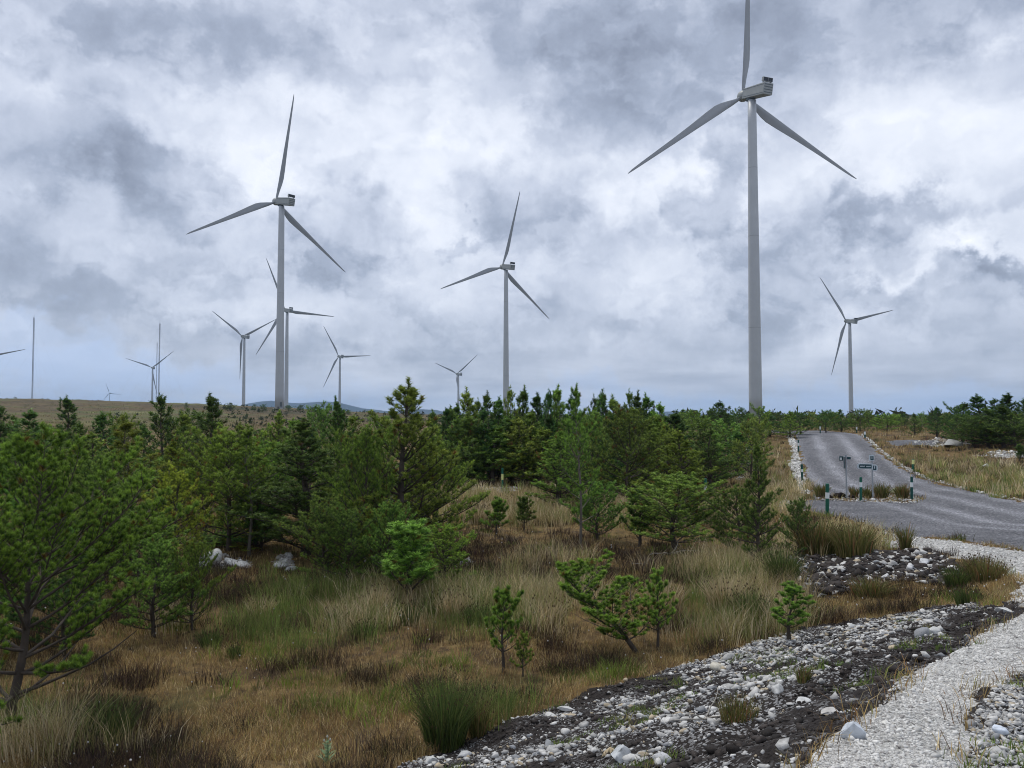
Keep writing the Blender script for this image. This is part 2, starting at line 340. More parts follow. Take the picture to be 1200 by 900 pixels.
def leafy(name, transl=.25, rough=.65, objcol=True):
    """needles and blades: albedo from the 'tint' attribute, times the object's own colour"""
    m, t, b = new_mat(name); a = t.n('ShaderNodeAttribute', attribute_name='tint'); c = a.outputs['Color']
    if objcol:
        oi = t.n('ShaderNodeObjectInfo'); c = t.vmath('MULTIPLY', c, oi.outputs['Color'])
    t.put(b.inputs['Base Color'], c); b.inputs['Roughness'].default_value = rough; b.inputs['Specular IOR Level'].default_value = .25
    tr = t.n('ShaderNodeBsdfTranslucent'); t.put(tr.inputs[0], c); ms = t.n('ShaderNodeMixShader'); ms.inputs[0].default_value = transl
    t.L.new(b.outputs[0], ms.inputs[1]); t.L.new(tr.outputs[0], ms.inputs[2]); t.L.new(ms.outputs[0], t.N['Material Output'].inputs[0])
    return m
M = {}
M['needle'] = leafy('pine_needles', .22)
M['blade'] = leafy('grass_blades', .30, objcol=False)
M['bark'] = simple('pine_bark', (.085, .070, .058), .9, .35, 6, bump=.6, spec=.2)
M['paleb'] = simple('weathered_bark', (.15, .132, .11), .9, .3, 6, bump=.5, spec=.2)
M['deadwood'] = simple('bleached_deadwood', (.42, .39, .34), .85, .25, 12, bump=.4)
M['tower'] = simple('turbine_paint', (.42, .44, .455), .45, .05, .25)
M['blade_paint'] = simple('blade_paint', (.29, .305, .32), .42, .05, .3)
M['nacelle'] = simple('nacelle_paint', (.29, .305, .295), .5, .08, .6)
M['seam'] = simple('nacelle_seam', (.10, .12, .13), .6)
M['dark'] = simple('radiator_dark', (.02, .022, .028), .5)
M['mast'] = simple('galvanised_lattice', (.22, .23, .25), .5, .1, 2, metal=.3)
M['galv'] = simple('galvanised_steel', (.36, .39, .42), .45, .15, 9, metal=.4)
M['green'] = simple('marker_green', (.008, .105, .068), .45, .15, 7)
M['dgreen'] = simple('marker_dark_green', (.006, .07, .06), .45, .15, 7)
M['white'] = simple('reflective_white', (.74, .78, .78), .4, .06, 9)
M['yellow'] = simple('reflective_yellow', (.70, .72, .30), .4, .06, 9)
M['signgreen'] = simple('sign_green', (.008, .050, .062), .4, .08, 6)
M['signedge'] = simple('sign_border', (.55, .62, .66), .4, .08, 6)
M['concrete'] = simple('concrete', (.36, .35, .33), .85, .2, 3, bump=.3)
M['peat'] = simple('peat', (.022, .016, .013), .95, .4, 8, bump=1.0, spec=.15)
M['hut'] = simple('hut_cladding', (.10, .12, .12), .6, .1, 2)

def stone_mat():
    m, t, b = new_mat('quartz_stone'); tc = t.n('ShaderNodeTexCoord'); a = t.n('ShaderNodeAttribute', attribute_name='tint')
    n = t.noise(tc.outputs['Object'], 14, 6, .65); n2 = t.noise(tc.outputs['Object'], 45, 4, .6)
    f = t.mapr(n.outputs[0], .30, .62, .62, 1.05); c = t.vmath('SCALE', a.outputs['Color']); t.put(t.N[-1].inputs[3], f)
    st = t.mapr(n2.outputs[0], .62, .72, 0, .5); c = t.mix(st, c, rgba((.16, .13, .10)))
    t.put(b.inputs['Base Color'], c); b.inputs['Roughness'].default_value = .8; b.inputs['Specular IOR Level'].default_value = .3
    bp = t.n('ShaderNodeBump'); bp.inputs['Strength'].default_value = .5; bp.inputs['Distance'].default_value = .01; t.put(bp.inputs['Height'], n.outputs[0]); t.L.new(bp.outputs[0], b.inputs['Normal'])
    return m
M['stone'] = stone_mat()

def ground_mat():
    m, t, b = new_mat('moorland_ground'); g = t.n('ShaderNodeNewGeometry'); P = g.outputs['Position']
    a = t.n('ShaderNodeAttribute', attribute_name='mask'); s = t.n('ShaderNodeSeparateColor'); t.L.new(a.outputs['Color'], s.inputs[0])
    road, wh, rb = s.outputs[0], s.outputs[1], s.outputs[2]
    # bog and moor
    nL = t.noise(P, .035, 5, .6).outputs[0]; nM = t.noise(P, .35, 5, .65).outputs[0]; nS = t.noise(P, 4.0, 6, .7).outputs[0]; nF = t.noise(P, 28.0, 5, .7).outputs[0]
    bog = t.ramp(nS, [(.30, (.045, .030, .019)), (.46, (.14, .090, .038)), (.60, (.24, .160, .062)), (.76, (.31, .24, .11))])
    bog = t.mix(t.mapr(nM, .52, .66, 0, .55), bog, rgba((.075, .082, .024)))
    bog = t.mix(t.mapr(nM, .47, .36, 0, .7), bog, rgba((.040, .026, .020)))
    sx = t.n('ShaderNodeSeparateXYZ'); t.L.new(P, sx.inputs[0])
    far = t.mapr(sx.outputs[1], 70, 260)
    moor = t.ramp(t.noise(P, .014, 7, .66).outputs[0], [(.36, (.030, .042, .014)), (.44, (.085, .066, .030)), (.51, (.12, .085, .040)), (.58, (.105, .120, .036)), (.66, (.19, .18, .080))])
    mn = t.ramp(t.noise(P, .22, 6, .7).outputs[0], [(.35, (.45, .48, .45)), (.6, (1.15, 1.1, 1.05)), (.72, (1.35, 1.3, 1.1))])
    moor = t.vmath('MULTIPLY', moor, mn)
    bog = t.mix(far, bog, moor)
    # road gravel: blue-grey chippings with paler wheel tracks
    rv = t.n('ShaderNodeTexVoronoi'); t.L.new(P, rv.inputs['Vector']); rv.inputs['Scale'].default_value = 24
    rs = t.n('ShaderNodeSeparateColor'); t.L.new(rv.outputs['Color'], rs.inputs[0])
    rc = t.ramp(rs.outputs[0], [(0, (.080, .081, .090)), (.5, (.150, .151, .163)), (.85, (.215, .218, .232)), (1, (.36, .36, .375))])
    tr = t.n('ShaderNodeAttribute', attribute_name='track'); ts = t.n('ShaderNodeSeparateColor'); t.L.new(tr.outputs['Color'], ts.inputs[0])
    rn = t.noise(P, .5, 5, .65).outputs[0]
    rf = t.math('ADD', t.mapr(rn, .35, .65, .80, 1.10), t.math('MULTIPLY', ts.outputs[0], .75))
    rc = t.vmath('SCALE', rc); t.put(t.N[-1].inputs[3], rf)
    # white quartzite gravel
    wv = t.n('ShaderNodeTexVoronoi'); t.L.new(P, wv.inputs['Vector']); wv.inputs['Scale'].default_value = 60
    ws = t.n('ShaderNodeSeparateColor'); t.L.new(wv.outputs['Color'], ws.inputs[0])
    wcol = t.ramp(ws.outputs[1], [(0, (.46, .445, .41)), (.3, (.64, .625, .59)), (1, (.78, .765, .73))])
    gapw = t.mapr(wv.outputs['Distance'], .38, .66, 0, .40); wcol = t.mix(gapw, wcol, rgba((.20, .185, .165)))
    wcol = t.vmath('SCALE', wcol); t.put(t.N[-1].inputs[3], t.mapr(t.noise(P, 1.3, 6, .65).outputs[0], .34, .62, .66, 1.06))
    # peat and rubble bed
    uv = t.n('ShaderNodeTexVoronoi'); t.L.new(P, uv.inputs['Vector']); uv.inputs['Scale'].default_value = 55
    us = t.n('ShaderNodeSeparateColor'); t.L.new(uv.outputs['Color'], us.inputs[0])
    peat = t.ramp(nF, [(.3, (.014, .011, .010)), (.55, (.034, .028, .025)), (.75, (.075, .065, .058))])
    chips = t.math('MULTIPLY', t.math('GREATER_THAN', us.outputs[0], .68), t.mapr(t.noise(P, 1.6, 4, .6).outputs[0], .42, .58))
    ucol = t.mix(t.math('MULTIPLY', chips, .8), peat, rgba((.36, .36, .36)))
    nb = t.math('MULTIPLY', t.math('SUBTRACT', nF, .5), 1.6)
    def edge(mk): return t.mapr(t.math('ADD', mk, nb), .36, .64)
    c = t.mix(edge(rb), bog, ucol); c = t.mix(edge(wh), c, wcol); c = t.mix(t.mapr(t.math('ADD', road, t.math('MULTIPLY', nb, .35)), .4, .6), c, rc)
    t.put(b.inputs['Base Color'], c); b.inputs['Roughness'].default_value = .9; b.inputs['Specular IOR Level'].default_value = .2
    bh = t.math('ADD', t.math('MULTIPLY', nF, 1.0), t.math('MULTIPLY', t.math('SUBTRACT', 1.0, wv.outputs['Distance']), .8))
    bp = t.n('ShaderNodeBump'); bp.inputs['Strength'].default_value = .8; bp.inputs['Distance'].default_value = .03; t.put(bp.inputs['Height'], bh); t.L.new(bp.outputs[0], b.inputs['Normal'])
    return m
M['ground'] = ground_mat()

# ------------------------------------------------------------------ the ground, split into moor, road and gravel
def build_ground():
    ws = [3.0]
    while ws[-1] < 7008:
        a = ws[-1]; ws.append(a + (.12 if a < 10 else .05 if a < 20 else .05 + (a - 20) * .0065 if a < 60 else .31 + (a - 60) * .02))
    ws = np.array(ws); ss = np.concatenate([np.linspace(-1.7, -.72, 40, endpoint=False), np.linspace(-.72, .72, 500), np.linspace(.72, 1.7, 41)[1:]])
    Wg, Sg = np.meshgrid(ws, ss, indexing='ij'); X = Sg * Wg; Y = Wg - 8
    mk = masks(X, Y); Z = H(X, Y, mk)
    # wheel tracks follow the road
    cl = np.array([((a[0] + b[0]) / 2, (a[1] + b[1]) / 2) for a, b in zip([hit(1200, 588), hit(1112, 569), hit(1078, 559), hit(1050, 544), hit(1032, 531), hit(1018, 517), hit(1008, 509.2)],
                  [hit(1200, 640), hit(1060, 600), hit(960, 575), hit(946, 562), hit(938, 545), hit(934, 525), hit(929, 509.2)])])
    best = np.full(X.shape, 1e9); sub = mk[0] > 0
    xs, ys = X[sub], Y[sub]; bb = np.full(xs.shape, 1e9)
    for i in range(len(cl) - 1):
        ax, ay = cl[i]; bx, by = cl[i + 1]; ex, ey = bx - ax, by - ay; tt = np.clip(((xs - ax) * ex + (ys - ay) * ey) / (ex * ex + ey * ey), 0, 1); bb = np.minimum(bb, np.hypot(xs - ax - tt * ex, ys - ay - tt * ey))
    best[sub] = bb; tr = np.exp(-((best - .95) / .38) ** 2) + .7 * np.exp(-((best - 2.5) / .30) ** 2); tr = tr * (.5 + fbm(X * .6, Y * .15, 77, 3))
    nr, nc = X.shape; idx = np.arange(nr * nc).reshape(nr, nc)
    Q = np.stack([idx[:-1, :-1], idx[:-1, 1:], idx[1:, 1:], idx[1:, :-1]], -1).reshape(-1, 4)
    V = np.stack([X.ravel(), Y.ravel(), Z.ravel()], -1); MK = np.stack([m.ravel() for m in mk], -1); TR = np.repeat(tr.ravel()[:, None], 3, 1)
    q = MK[Q].mean(1); lab = np.zeros(len(Q), int); lab[q[:, 2] > .5] = 3; lab[q[:, 1] > .5] = 2; lab[q[:, 0] > .5] = 1
    for k, nm in enumerate(('ground', 'road', 'gravel_verge', 'rubble_bank')):
        sel = Q[lab == k]; us, inv = np.unique(sel, return_inverse=True)
        me = mesh_np(nm, V[us], inv.reshape(-1, 4), [M['ground']], {'mask': MK[us], 'track': TR[us]}, smooth=True)
        link(nm, me, kind='structure')
build_ground()

def build_hills():
    m, t, b = new_mat('far_hill_heather'); g = t.n('ShaderNodeNewGeometry'); n = t.noise(g.outputs['Position'], .004, 6, .6)
    t.put(b.inputs['Base Color'], t.ramp(n.outputs[0], [(.35, (.014, .022, .022)), (.65, (.034, .040, .032))])); b.inputs['Roughness'].default_value = 1
    def ridge(name, prof, y0, depth):
        us = np.linspace(prof[0][0], prof[-1][0], 160); vs = np.interp(us, [p[0] for p in prof], [p[1] for p in prof])
        rows = []; nd = 26
        for j in range(nd + 1):
            k = j / nd * 2 - 1; y = y0 + k * depth
            zc = np.array([at_y(u, v, y0)[2] for u, v in zip(us, vs)]); xs = np.array([at_y(u, 487, y0)[0] for u in us])
            sh = (1 - abs(k)) ** .8; z = -8 + (zc + 8) * sh * (.93 + .07 * fbm(xs * .004, np.full_like(xs, y * .004), 3, 3) if abs(k) > .01 else 1)
            rows.append(np.stack([xs * (y / y0) ** .2, np.full_like(xs, y), z], -1))
        V = np.concatenate(rows); n = len(us); idx = np.arange(len(V)).reshape(nd + 1, n)
        Q = np.stack([idx[:-1, :-1], idx[:-1, 1:], idx[1:, 1:], idx[1:, :-1]], -1).reshape(-1, 4)
        link(name, mesh_np(name, V, Q, [m], smooth=True), kind='structure')
    ridge('hills', [(255, 490), (272, 478), (290, 473), (305, 470.5), (318, 469.5), (332, 471.5), (350, 472.5), (365, 471.5), (382, 470.5), (396, 471.5), (410, 475), (425, 478.5), (440, 480), (455, 482), (475, 481), (495, 479.5), (512, 480.5), (525, 484), (545, 490)], 5200, 600)
    ridge('hills', [(730, 489), (760, 485), (775, 482.5), (792, 482), (810, 484), (840, 485.5), (900, 486.2), (1000, 486), (1100, 485.2), (1250, 486), (1330, 489)], 6000, 500)
build_hills()

# ------------------------------------------------------------------ wind turbines
RAD = 50.0
def blade_mesh():
    secs = [(.0, 1.15, 1.15, 0, .0), (.02, 1.15, 1.15, 0, 0), (.05, 1.35, 1.1, .1, .05), (.10, 2.2, .95, .2, .4), (.16, 3.0, .75, .22, .85), (.21, 3.35, .62, .20, 1.0), (.3, 3.05, .5, .15, .9), (.45, 2.35, .38, .1, .62), (.6, 1.8, .28, .06, .42), (.75, 1.35, .2, .03, .28), (.88, .98, .14, .01, .16), (.96, .66, .09, 0, .06), (.99, .35, .05, 0, -.05), (1.0, .08, .02, 0, -.12)]
    n = 18; V = []; Q = []
    for i, (r, ch, th, tw, off) in enumerate(secs):
        for k in range(n):
            a = 2 * math.pi * k / n; x = math.cos(a) * ch / 2; y = math.sin(a) * th / 2
            if i > 2: y *= (.35 + .65 * (1 - (x / (ch / 2) + 1) / 2)) if x > 0 else 1
            x += off; X = x * math.cos(tw) - y * math.sin(tw); Y = x * math.sin(tw) + y * math.cos(tw)
            V.append((X * .88, Y * .9, .8 + r * (RAD - .8)))
        if i:
            for k in range(n): Q.append(((i - 1) * n + k, (i - 1) * n + (k + 1) % n, i * n + (k + 1) % n, i * n + k))
    me = mesh_np('blade', np.array(V), np.array(Q), [M['blade_paint']], smooth=True)
    me.validate(); return me
BLADE = blade_mesh()
def make_nacelle_meshes():
    """x across, +y towards the hub, z up, origin on the yaw axis at shaft height; every piece one mesh"""
    P = {}
    def prof(y0, y1, w0, w1, zt0, zt1, zb0, zb1, n=1):
        vs = [(-w0, y0, zb0), (w0, y0, zb0), (w0, y0, zt0), (-w0, y0, zt0), (-w1, y1, zb1), (w1, y1, zb1), (w1, y1, zt1), (-w1, y1, zt1)]
        return vs, [(0, 1, 2, 3), (4, 7, 6, 5), (0, 4, 5, 1), (1, 5, 6, 2), (2, 6, 7, 3), (3, 7, 4, 0)]
    b = MB(); b.add(*prof(-8.6, 2.6, 1.85, 1.6, 2.0, 1.6, -1.7, -1.7)); P['nacelle'] = (b, 'nacelle', .18)
    b = MB()
    for z in (-1.25, 1.35): 
        for sx in (-1, 1): b.add([(sx * (1.86), -8.4, z), (sx * 1.90, -8.4, z), (sx * 1.66, 2.3, z * .9), (sx * 1.62, 2.3, z * .9), (sx * 1.86, -8.4, z + .13), (sx * 1.90, -8.4, z + .13), (sx * 1.66, 2.3, z * .9 + .12), (sx * 1.62, 2.3, z * .9 + .12)], [(0, 1, 2, 3), (4, 7, 6, 5), (0, 4, 5, 1), (1, 5, 6, 2), (2, 6, 7, 3), (3, 7, 4, 0)])
    P['seam'] = (b, 'seam', 0)
    b = MB()
    for z in (-1.0, -.15, .7, 1.45): b.box((0, -8.62, z), (3.2, .12, .22))
    P['louvre'] = (b, 'seam', 0)
    b = MB(); b.box((0, -7.6, 3.05), (3.7, .9, 1.35)); P['cooler'] = (b, 'nacelle', .08)
    b = MB(); b.box((-.9, -8.07, 3.05), (1.62, .08, 1.1)); b.box((.9, -8.07, 3.05), (1.62, .08, 1.1)); P['radiator'] = (b, 'dark', .02)
    b = MB(); b.box((-1.5, -7.5, 2.3), (.2, .3, .5)); P['bracket_l'] = (b, 'seam', 0); b = MB(); b.box((1.5, -7.5, 2.3), (.2, .3, .5)); P['bracket_r'] = (b, 'seam', 0)
    b = MB(); ys = [2.55, 3.0, 4.2, 5.0, 5.6, 6.0, 6.15]; rs = [1.45, 1.6, 1.75, 1.65, 1.25, .6, .05]; b.tube([(0, y, 0) for y in ys], rs, 24); P['hub'] = (b, 'nacelle', 0)
    b = MB(); b.tube([(0, 0, -2.5), (0, 0, -1.85)], [1.5, 1.5], 28); P['yaw_ring'] = (b, 'seam', 0)
    return P
NAC = make_nacelle_meshes(); NME = {}
for k, (b, mt, bev) in NAC.items():
    o = b.build(k, M[mt], None, smooth=(k in ('hub', 'yaw_ring')), bevel=bev); NME[k] = o.data; bpy.data.objects.remove(o)
HUBY = 4.2; TILT = 7.5
def turbine(hu, hv, Rpx, alpha, phi, label, group='white three bladed wind turbines across the moor'):
    dist = RAD * F / Rpx; r = ray(hu, hv); fw = r[1] * math.cos(PITCH) + r[2] * math.sin(PITCH)
    hub = CAM + r / 1.0 * dist                                     # forward depth along the optical axis
    beta = math.atan2(hub[0], hub[1]); aaz = beta - R(alpha); A = Vector((math.sin(aaz), math.cos(aaz), 0))
    base = Vector(hub) - A * HUBY; gz = float(H(base.x, base.y)[0]) - .4; hz = hub[2] - gz - HUBY * math.sin(R(TILT))
    root = empty('wind_turbine', (base.x, base.y, gz), -aaz, label=label, cat='wind turbine', group=group)
    tb = MB(); n = 14; tb.tube([(0, 0, (hz - 2.4) * i / n) for i in range(n + 1)], [1.98 - .72 * (i / n) ** 1.1 for i in range(n + 1)], 40)
    tw = tb.build('tower', M['tower'], root, smooth=True)
    for i in ((4, 8, 11) if dist < 720 else ()):
        rr = 1.98 - .72 * (i / n) ** 1.1; z = (hz - 2.4) * i / n; fr = MB(); fr.tube([(0, 0, z - .07), (0, 0, z + .07)], [rr + .012] * 2, 40); fr.build('flange_ring', M['blade_paint'], tw)
    fb = MB(); fb.tube([(0, 0, -.5), (0, 0, .75)], [2.9, 2.7], 36); fb.build('foundation', M['concrete'], root)
    if dist < 500:
        db = MB(); rr = 2.1
        ang = -beta + aaz; db.box((0, 0, 2.6), (.9, .16, 2.1)); d = db.build('door', M['seam'], root, bevel=.03)
        a0 = math.pi * 1.5 + (aaz - beta) + .35; d.location = (1.93 * math.cos(a0), 1.93 * math.sin(a0), 0); d.rotation_euler = (0, 0, a0 + math.pi / 2)
    TM = Matrix.Translation((0, 0, hz)) @ Matrix.Rotation(R(TILT), 4, 'X')
    nac = link('nacelle', NME['nacelle'], root); nac.matrix_local = Matrix.Translation((0, .3, hz)) @ Matrix.Rotation(R(12), 4, 'X') @ Matrix.Scale(.93, 4)
    for k in ('seam', 'louvre', 'cooler', 'bracket_l', 'bracket_r', 'yaw_ring'): link(k.split('_')[0] if k[:4] == 'brac' else k, NME[k], nac)
    link('radiator', NME['radiator'], nac)
    hb = link('hub', NME['hub'], root); hb.matrix_local = TM
    for j in range(3):
        bl = link('blade', BLADE, root); ang = R(phi + 120 * j)
        bl.matrix_local = TM @ Matrix.Translation((0, HUBY, 0)) @ Matrix.Rotation(ang, 4, 'Y') @ Matrix.Rotation(R(3.5), 4, 'X')
    return root
TUR = [
 (870.8, 112.7, 188.0, 38, -5.0, 'tallest and nearest wind turbine, its upper blade cut by the top of the picture'),
 (323.6, 236.3, 126.4, 35.5, 2.6, 'second tallest wind turbine, standing before the blue hills on the heath slope'),
 (588.7, 312.8, 90.6, 34.2, 8.4, 'mid sized wind turbine rising behind the dark central pine belt'),
 (991.6, 376.1, 66.7, 42.0, -43.5, 'wind turbine on the right beyond the crest of the gravel road'),
 (333.9, 363.2, 64.2, 28, -28, 'wind turbine half hidden behind the thick tower of the second tallest turbine'),
 (283.9, 394, 50.7, 34, -59.8, 'wind turbine just left of the thick tower before the blue hills, one blade hanging down'),
 (396.8, 417.4, 41.2, 27, -34, 'wind turbine just right of the thick tower, above the end of the blue hills'),
 (535.3, 438, 36.6, 37.9, -71.6, 'small distant wind turbine with two blades spread like a V above the pines'),
 (178.1, 430.7, 31.6, 17, -72.2, 'small distant wind turbine in front of the pair of lattice masts'),
 (128.1, 460.7, 13, 21.6, -24, 'tiniest and farthest wind turbine, barely above the left heath skyline'),
 (-25, 419, 54, 30, 75, 'wind turbine beyond the left edge, only one blade tip showing')]
for a in TUR: turbine(*a)

def cabinet():
    p = ground(888.5, 484); r = ray(888.5, 483); t = 262 / r[1]; x = r[0] * t; y = 262.
    root = empty('transformer_kiosk', (x, y, float(H(x, y)[0]) + .0), .2, label='small dark transformer kiosk at the foot of the tallest turbine', cat='kiosk')
    b = MB(); b.box((0, 0, 2.1), (1.5, 2.4, 1.6)); b.build('cabinet', M['hut'], root, bevel=.05)
    b = MB(); b.box((0, 0, 2.98), (1.8, 2.7, .14)); b.build('roof', M['seam'], root)
    b = MB(); b.box((0, 0, .55), (.5, .5, 1.5)); b.build('plinth', M['concrete'], root)
    b = MB(); b.box((0, -1.23, 2.05), (.9, .05, 1.3)); b.build('door', M['galv'], root)
cabinet()

def mast(u, vt, dist, wid, label, hut=False):
    r = ray(u, 470); t = dist / r[1]; x = r[0] * t; y = dist; gz = float(H(x, y)[0]) - .2; rt = ray(u, vt); zt = CAM[2] + rt[2] / rt[1] * dist; h = zt - gz
    root = empty('lattice_mast', (x, y, gz), random.random(), label=label, cat='mast', group='slender lattice masts on the left skyline')
    b = MB(); n = int(h / (wid * 1.6)); c = [(wid * math.cos(a) * .58, wid * math.sin(a) * .58) for a in (0, 2.094, 4.189)]
    for k in range(3): b.tube([(c[k][0], c[k][1], 0), (c[k][0], c[k][1], h)], wid * .13, 5)
    for i in range(n):
        z0 = h * i / n; z1 = h * (i + 1) / n
        for k in range(3):
            p, q = c[k], c[(k + 1) % 3]; b.tube([(p[0], p[1], z0), (q[0], q[1], z1)], wid * .06, 4, False); b.tube([(p[0], p[1], z0), (q[0], q[1], z0)], wid * .05, 4, False)
    b.build('lattice', M['mast'], root)
    b = MB(); b.tube([(0, 0, h), (0, 0, h + 3.5)], .09, 6); b.tube([(-.9, 0, h + .6), (.9, 0, h + .6)], .05, 5); b.build('antenna', M['mast'], root)
    for a in (0.3, 2.4, 4.5):
        g = MB()
        for hh, rr in ((.33, .3), (.66, .42), (.97, .5)): g.tube([(0, 0, h * hh), (math.cos(a) * h * rr, math.sin(a) * h * rr, -.3)], .018, 3, False)
        g.build('guy_wire', M['mast'], root)
    return x, y
mx, my = mast(37.6, 372, 850, 1.15, 'tall thin lattice mast standing alone on the far left skyline')
mast(185.8, 379, 900, 1.05, 'tall lattice mast directly right of the small distant turbine')
mast(183.0, 402, 1250, .9, 'shorter fainter mast between the small distant turbine and the taller mast')
hz0 = float(H(mx - 1, my - 6)[0])
hr = empty('equipment_hut', (mx - 1.5, my - 6, hz0), .2, label='small dark hut at the foot of the lone left mast', cat='hut')
b = MB(); b.box((0, 0, 1.2), (3.6, 2.8, 2.6)); b.build('wall', M['hut'], hr)
b = MB(); b.add([(-2, -1.6, 2.5), (2, -1.6, 2.5), (2, 1.6, 2.5), (-2, 1.6, 2.5), (-2, 0, 3.4), (2, 0, 3.4)], [(0, 1, 5, 4), (2, 3, 4, 5), (0, 4, 3), (1, 2, 5), (0, 3, 2, 1)]); b.build('roof', M['seam'], hr)
b = MB(); b.box((.6, -1.42, 1.0), (.9, .06, 2.0)); b.build('door', M['galv'], hr)

# ------------------------------------------------------------------ marker posts and finger signs
def marker(u, vb, vt, label, mat='green', band='white', wid=.075, bandpos=.62, bandh=.15, back=False):
    p = ground(u, vb); h = top_z(p, vt) - p[2]
    root = empty('marker_post', p, rng.uniform(-.3, .3), label=label, cat='marker post', group='green marker posts with a pale band beside the road')
    b = MB(); b.tube([(0, 0, -.1), (0, 0, h - .02), (0, 0, h)], [wid * .5, wid * .5, wid * .40], 14); o = b.build('post', M[mat], root)
    b = MB(); b.tube([(0, 0, h * bandpos), (0, 0, h * (bandpos + bandh))], [wid * .5 + .004] * 2, 14); b.build('reflector_band', M[band], root)
    root.rotation_euler.x = rng.uniform(-.02, .02); root.rotation_euler.y = rng.uniform(-.02, .02)
marker(969.5, 606, 566.5, 'bright green post with white band, nearest the grass before the side road', 'green', 'white', .13, .55, .18)
marker(1008.8, 586.5, 559, 'green marker post standing between the two finger signposts', 'green', 'white', .11, .58, .2)
marker(1068.5, 586.5, 558.5, 'dark teal marker post with pale band at the right end of the gravel island', 'dgreen', 'white', .11, .56, .2)
marker(827, 590, 560.5, 'bright green post rising from the bushes left of the road', 'green', 'white', .12, .50, .22)
marker(588.8, 575, 548.5, 'green post with yellow band before the pine belt clearing', 'green', 'yellow', .10, .48, .26)
marker(1070, 551, 538, 'small pale topped marker post on the right edge of the climbing road', 'green', 'yellow', .13, .55, .4)
marker(935.8, 529, 515.5, 'small dark marker post high on the left edge of the climbing road', 'dgreen', 'white', .10, .5, .25)
marker(940.2, 564, 544, 'dark marker post lower on the left edge of the climbing road', 'dgreen', 'white', .12, .55, .16)
marker(961.2, 507.8, 499.5, 'white topped marker post left of centre at the road crest', 'dgreen', 'white', .10, .55, .4)
marker(1004, 507.8, 500, 'white topped marker post right of centre at the road crest', 'dgreen', 'white', .10, .55, .4)
marker(1013.7, 513.5, 505.5, 'short pale marker post on the bend of the stone edge below the crest', 'dgreen', 'white', .13, .5, .45)

def plate_mesh(wd, ht, th, rl, rr, seg=6):
    """upright plate in xz with rounded ends"""
    pts = []
    for cx, cz, a0, rr_ in ((wd / 2 - rr, ht / 2 - rr, 0, rr), (-wd / 2 + rl, ht / 2 - rl, 90, rl), (-wd / 2 + rl, -ht / 2 + rl, 180, rl), (wd / 2 - rr, -ht / 2 + rr, 270, rr)):
        for i in range(seg + 1):
            a = R(a0 + 90 * i / seg); pts.append((cx + rr_ * math.cos(a), cz + rr_ * math.sin(a)))
    n = len(pts); vs = [(x, -th / 2, z) for x, z in pts] + [(x, th / 2, z) for x, z in pts]
    return vs, [tuple(range(n)), tuple(range(n, 2 * n))[::-1]] + [(i, i + n, (i + 1) % n + n, (i + 1) % n) for i in range(n)]
def plate(name, c, size, mat, parent, rl=.02, rr=.02, **kw):
    b = MB(); vs, fs = plate_mesh(size[0], size[2], size[1], rl, rr); b.add([(v[0] + c[0], v[1] + c[1], v[2] + c[2]) for v in vs], fs); return b.build(name, mat, parent, **kw)
def finger(parent, side):
    """long finger plate with two short lines of lettering, a square symbol plate above, a rounded arrow plate at its other end"""
    s = 1 if side > 0 else -1
    f = plate('finger_plate', (-s * .30, 0, 0), (.62, .02, .245), M['signedge'], parent, .11, .02)
    plate('sign_face', (-s * .275, -.014, 0), (.50, .012, .175), M['signgreen'], f, .05, .01)
    lt = MB(); lr = random.Random(3)
    for x0, nn in ((-.47, 5), (-.23, 5)):
        for i in range(nn): lt.box((x0 + i * .038, -.022, lr.uniform(-.004, .004)), (.026, .004, lr.choice((.045, .055, .05))))
    lt.build('lettering', M['signedge'], f)
    q = plate('arrow_plate', (s * .11, 0, -.05), (.20, .02, .27), M['signedge'], parent, .02, .09)
    plate('sign_face', (s * .095, -.014, -.055), (.13, .012, .19), M['signgreen'], q, .01, .04)
    b = MB(); b.box((.09, -.023, -.05), (.035, .004, .08)); b.add([(.06, -.023, .0), (.12, -.023, .0), (.09, -.023, .045), (.06, -.026, 0), (.12, -.026, 0), (.09, -.026, .045)], [(0, 1, 2), (5, 4, 3)]); b.build('arrow', M['signedge'], q)
def signpost(u, vb, vt, label, rz):
    p = ground(u, vb); h = top_z(p, vt) - p[2]
    root = empty('finger_signpost', p, rz, label=label, cat='signpost', group='two finger signposts on the gravel island')
    b = MB(); b.tube([(0, 0, -.2), (0, 0, h)], .034, 14); b.build('pole', M['galv'], root)
    b = MB(); b.tube([(0, 0, h), (0, 0, h + .02)], .04, 14); b.build('cap', M['galv'], root)
    return root, h
root, h = signpost(1022.8, 585, 533, 'signpost facing the viewer with a green finger plate pointing left', -.36)
e = empty('sign_bracket', (0, -.045, h - .46)); e.parent = root; finger(root, 1)
for ch in list(root.children):
    if ch.name.split('.')[0] in ('finger_plate', 'arrow_plate'): ch.location = (0, -.048, h - .50)
bpy.data.objects.remove(e)
q = plate('symbol_plate', (0, 0, 0), (.21, .02, .25), M['signedge'], root, .02, .02); q.location = (-.02, -.048, h - .13)
plate('sign_face', (.012, -.014, -.005), (.125, .012, .17), M['signgreen'], q, .01, .01)
b = MB(); b.box((.012, -.023, -.01), (.03, .004, .07)); b.tube([(.012, -.021, .05), (.012, -.026, .05)], .018, 10); b.build('symbol', M['signedge'], q)
root, h = signpost(992.2, 585, 533.5, 'signpost turned edge-on so its finger plate looks like a dark upright bar', -.395)
b = MB(); b.box((-.075, -.03, h - .30), (.045, .62, .50)); o = b.build('finger_plate', M['signgreen'], root, bevel=.01)
b = MB(); b.box((-.19, -.05, h - .14), (.16, .03, .19)); o = b.build('symbol_plate', M['signgreen'], root, bevel=.008)
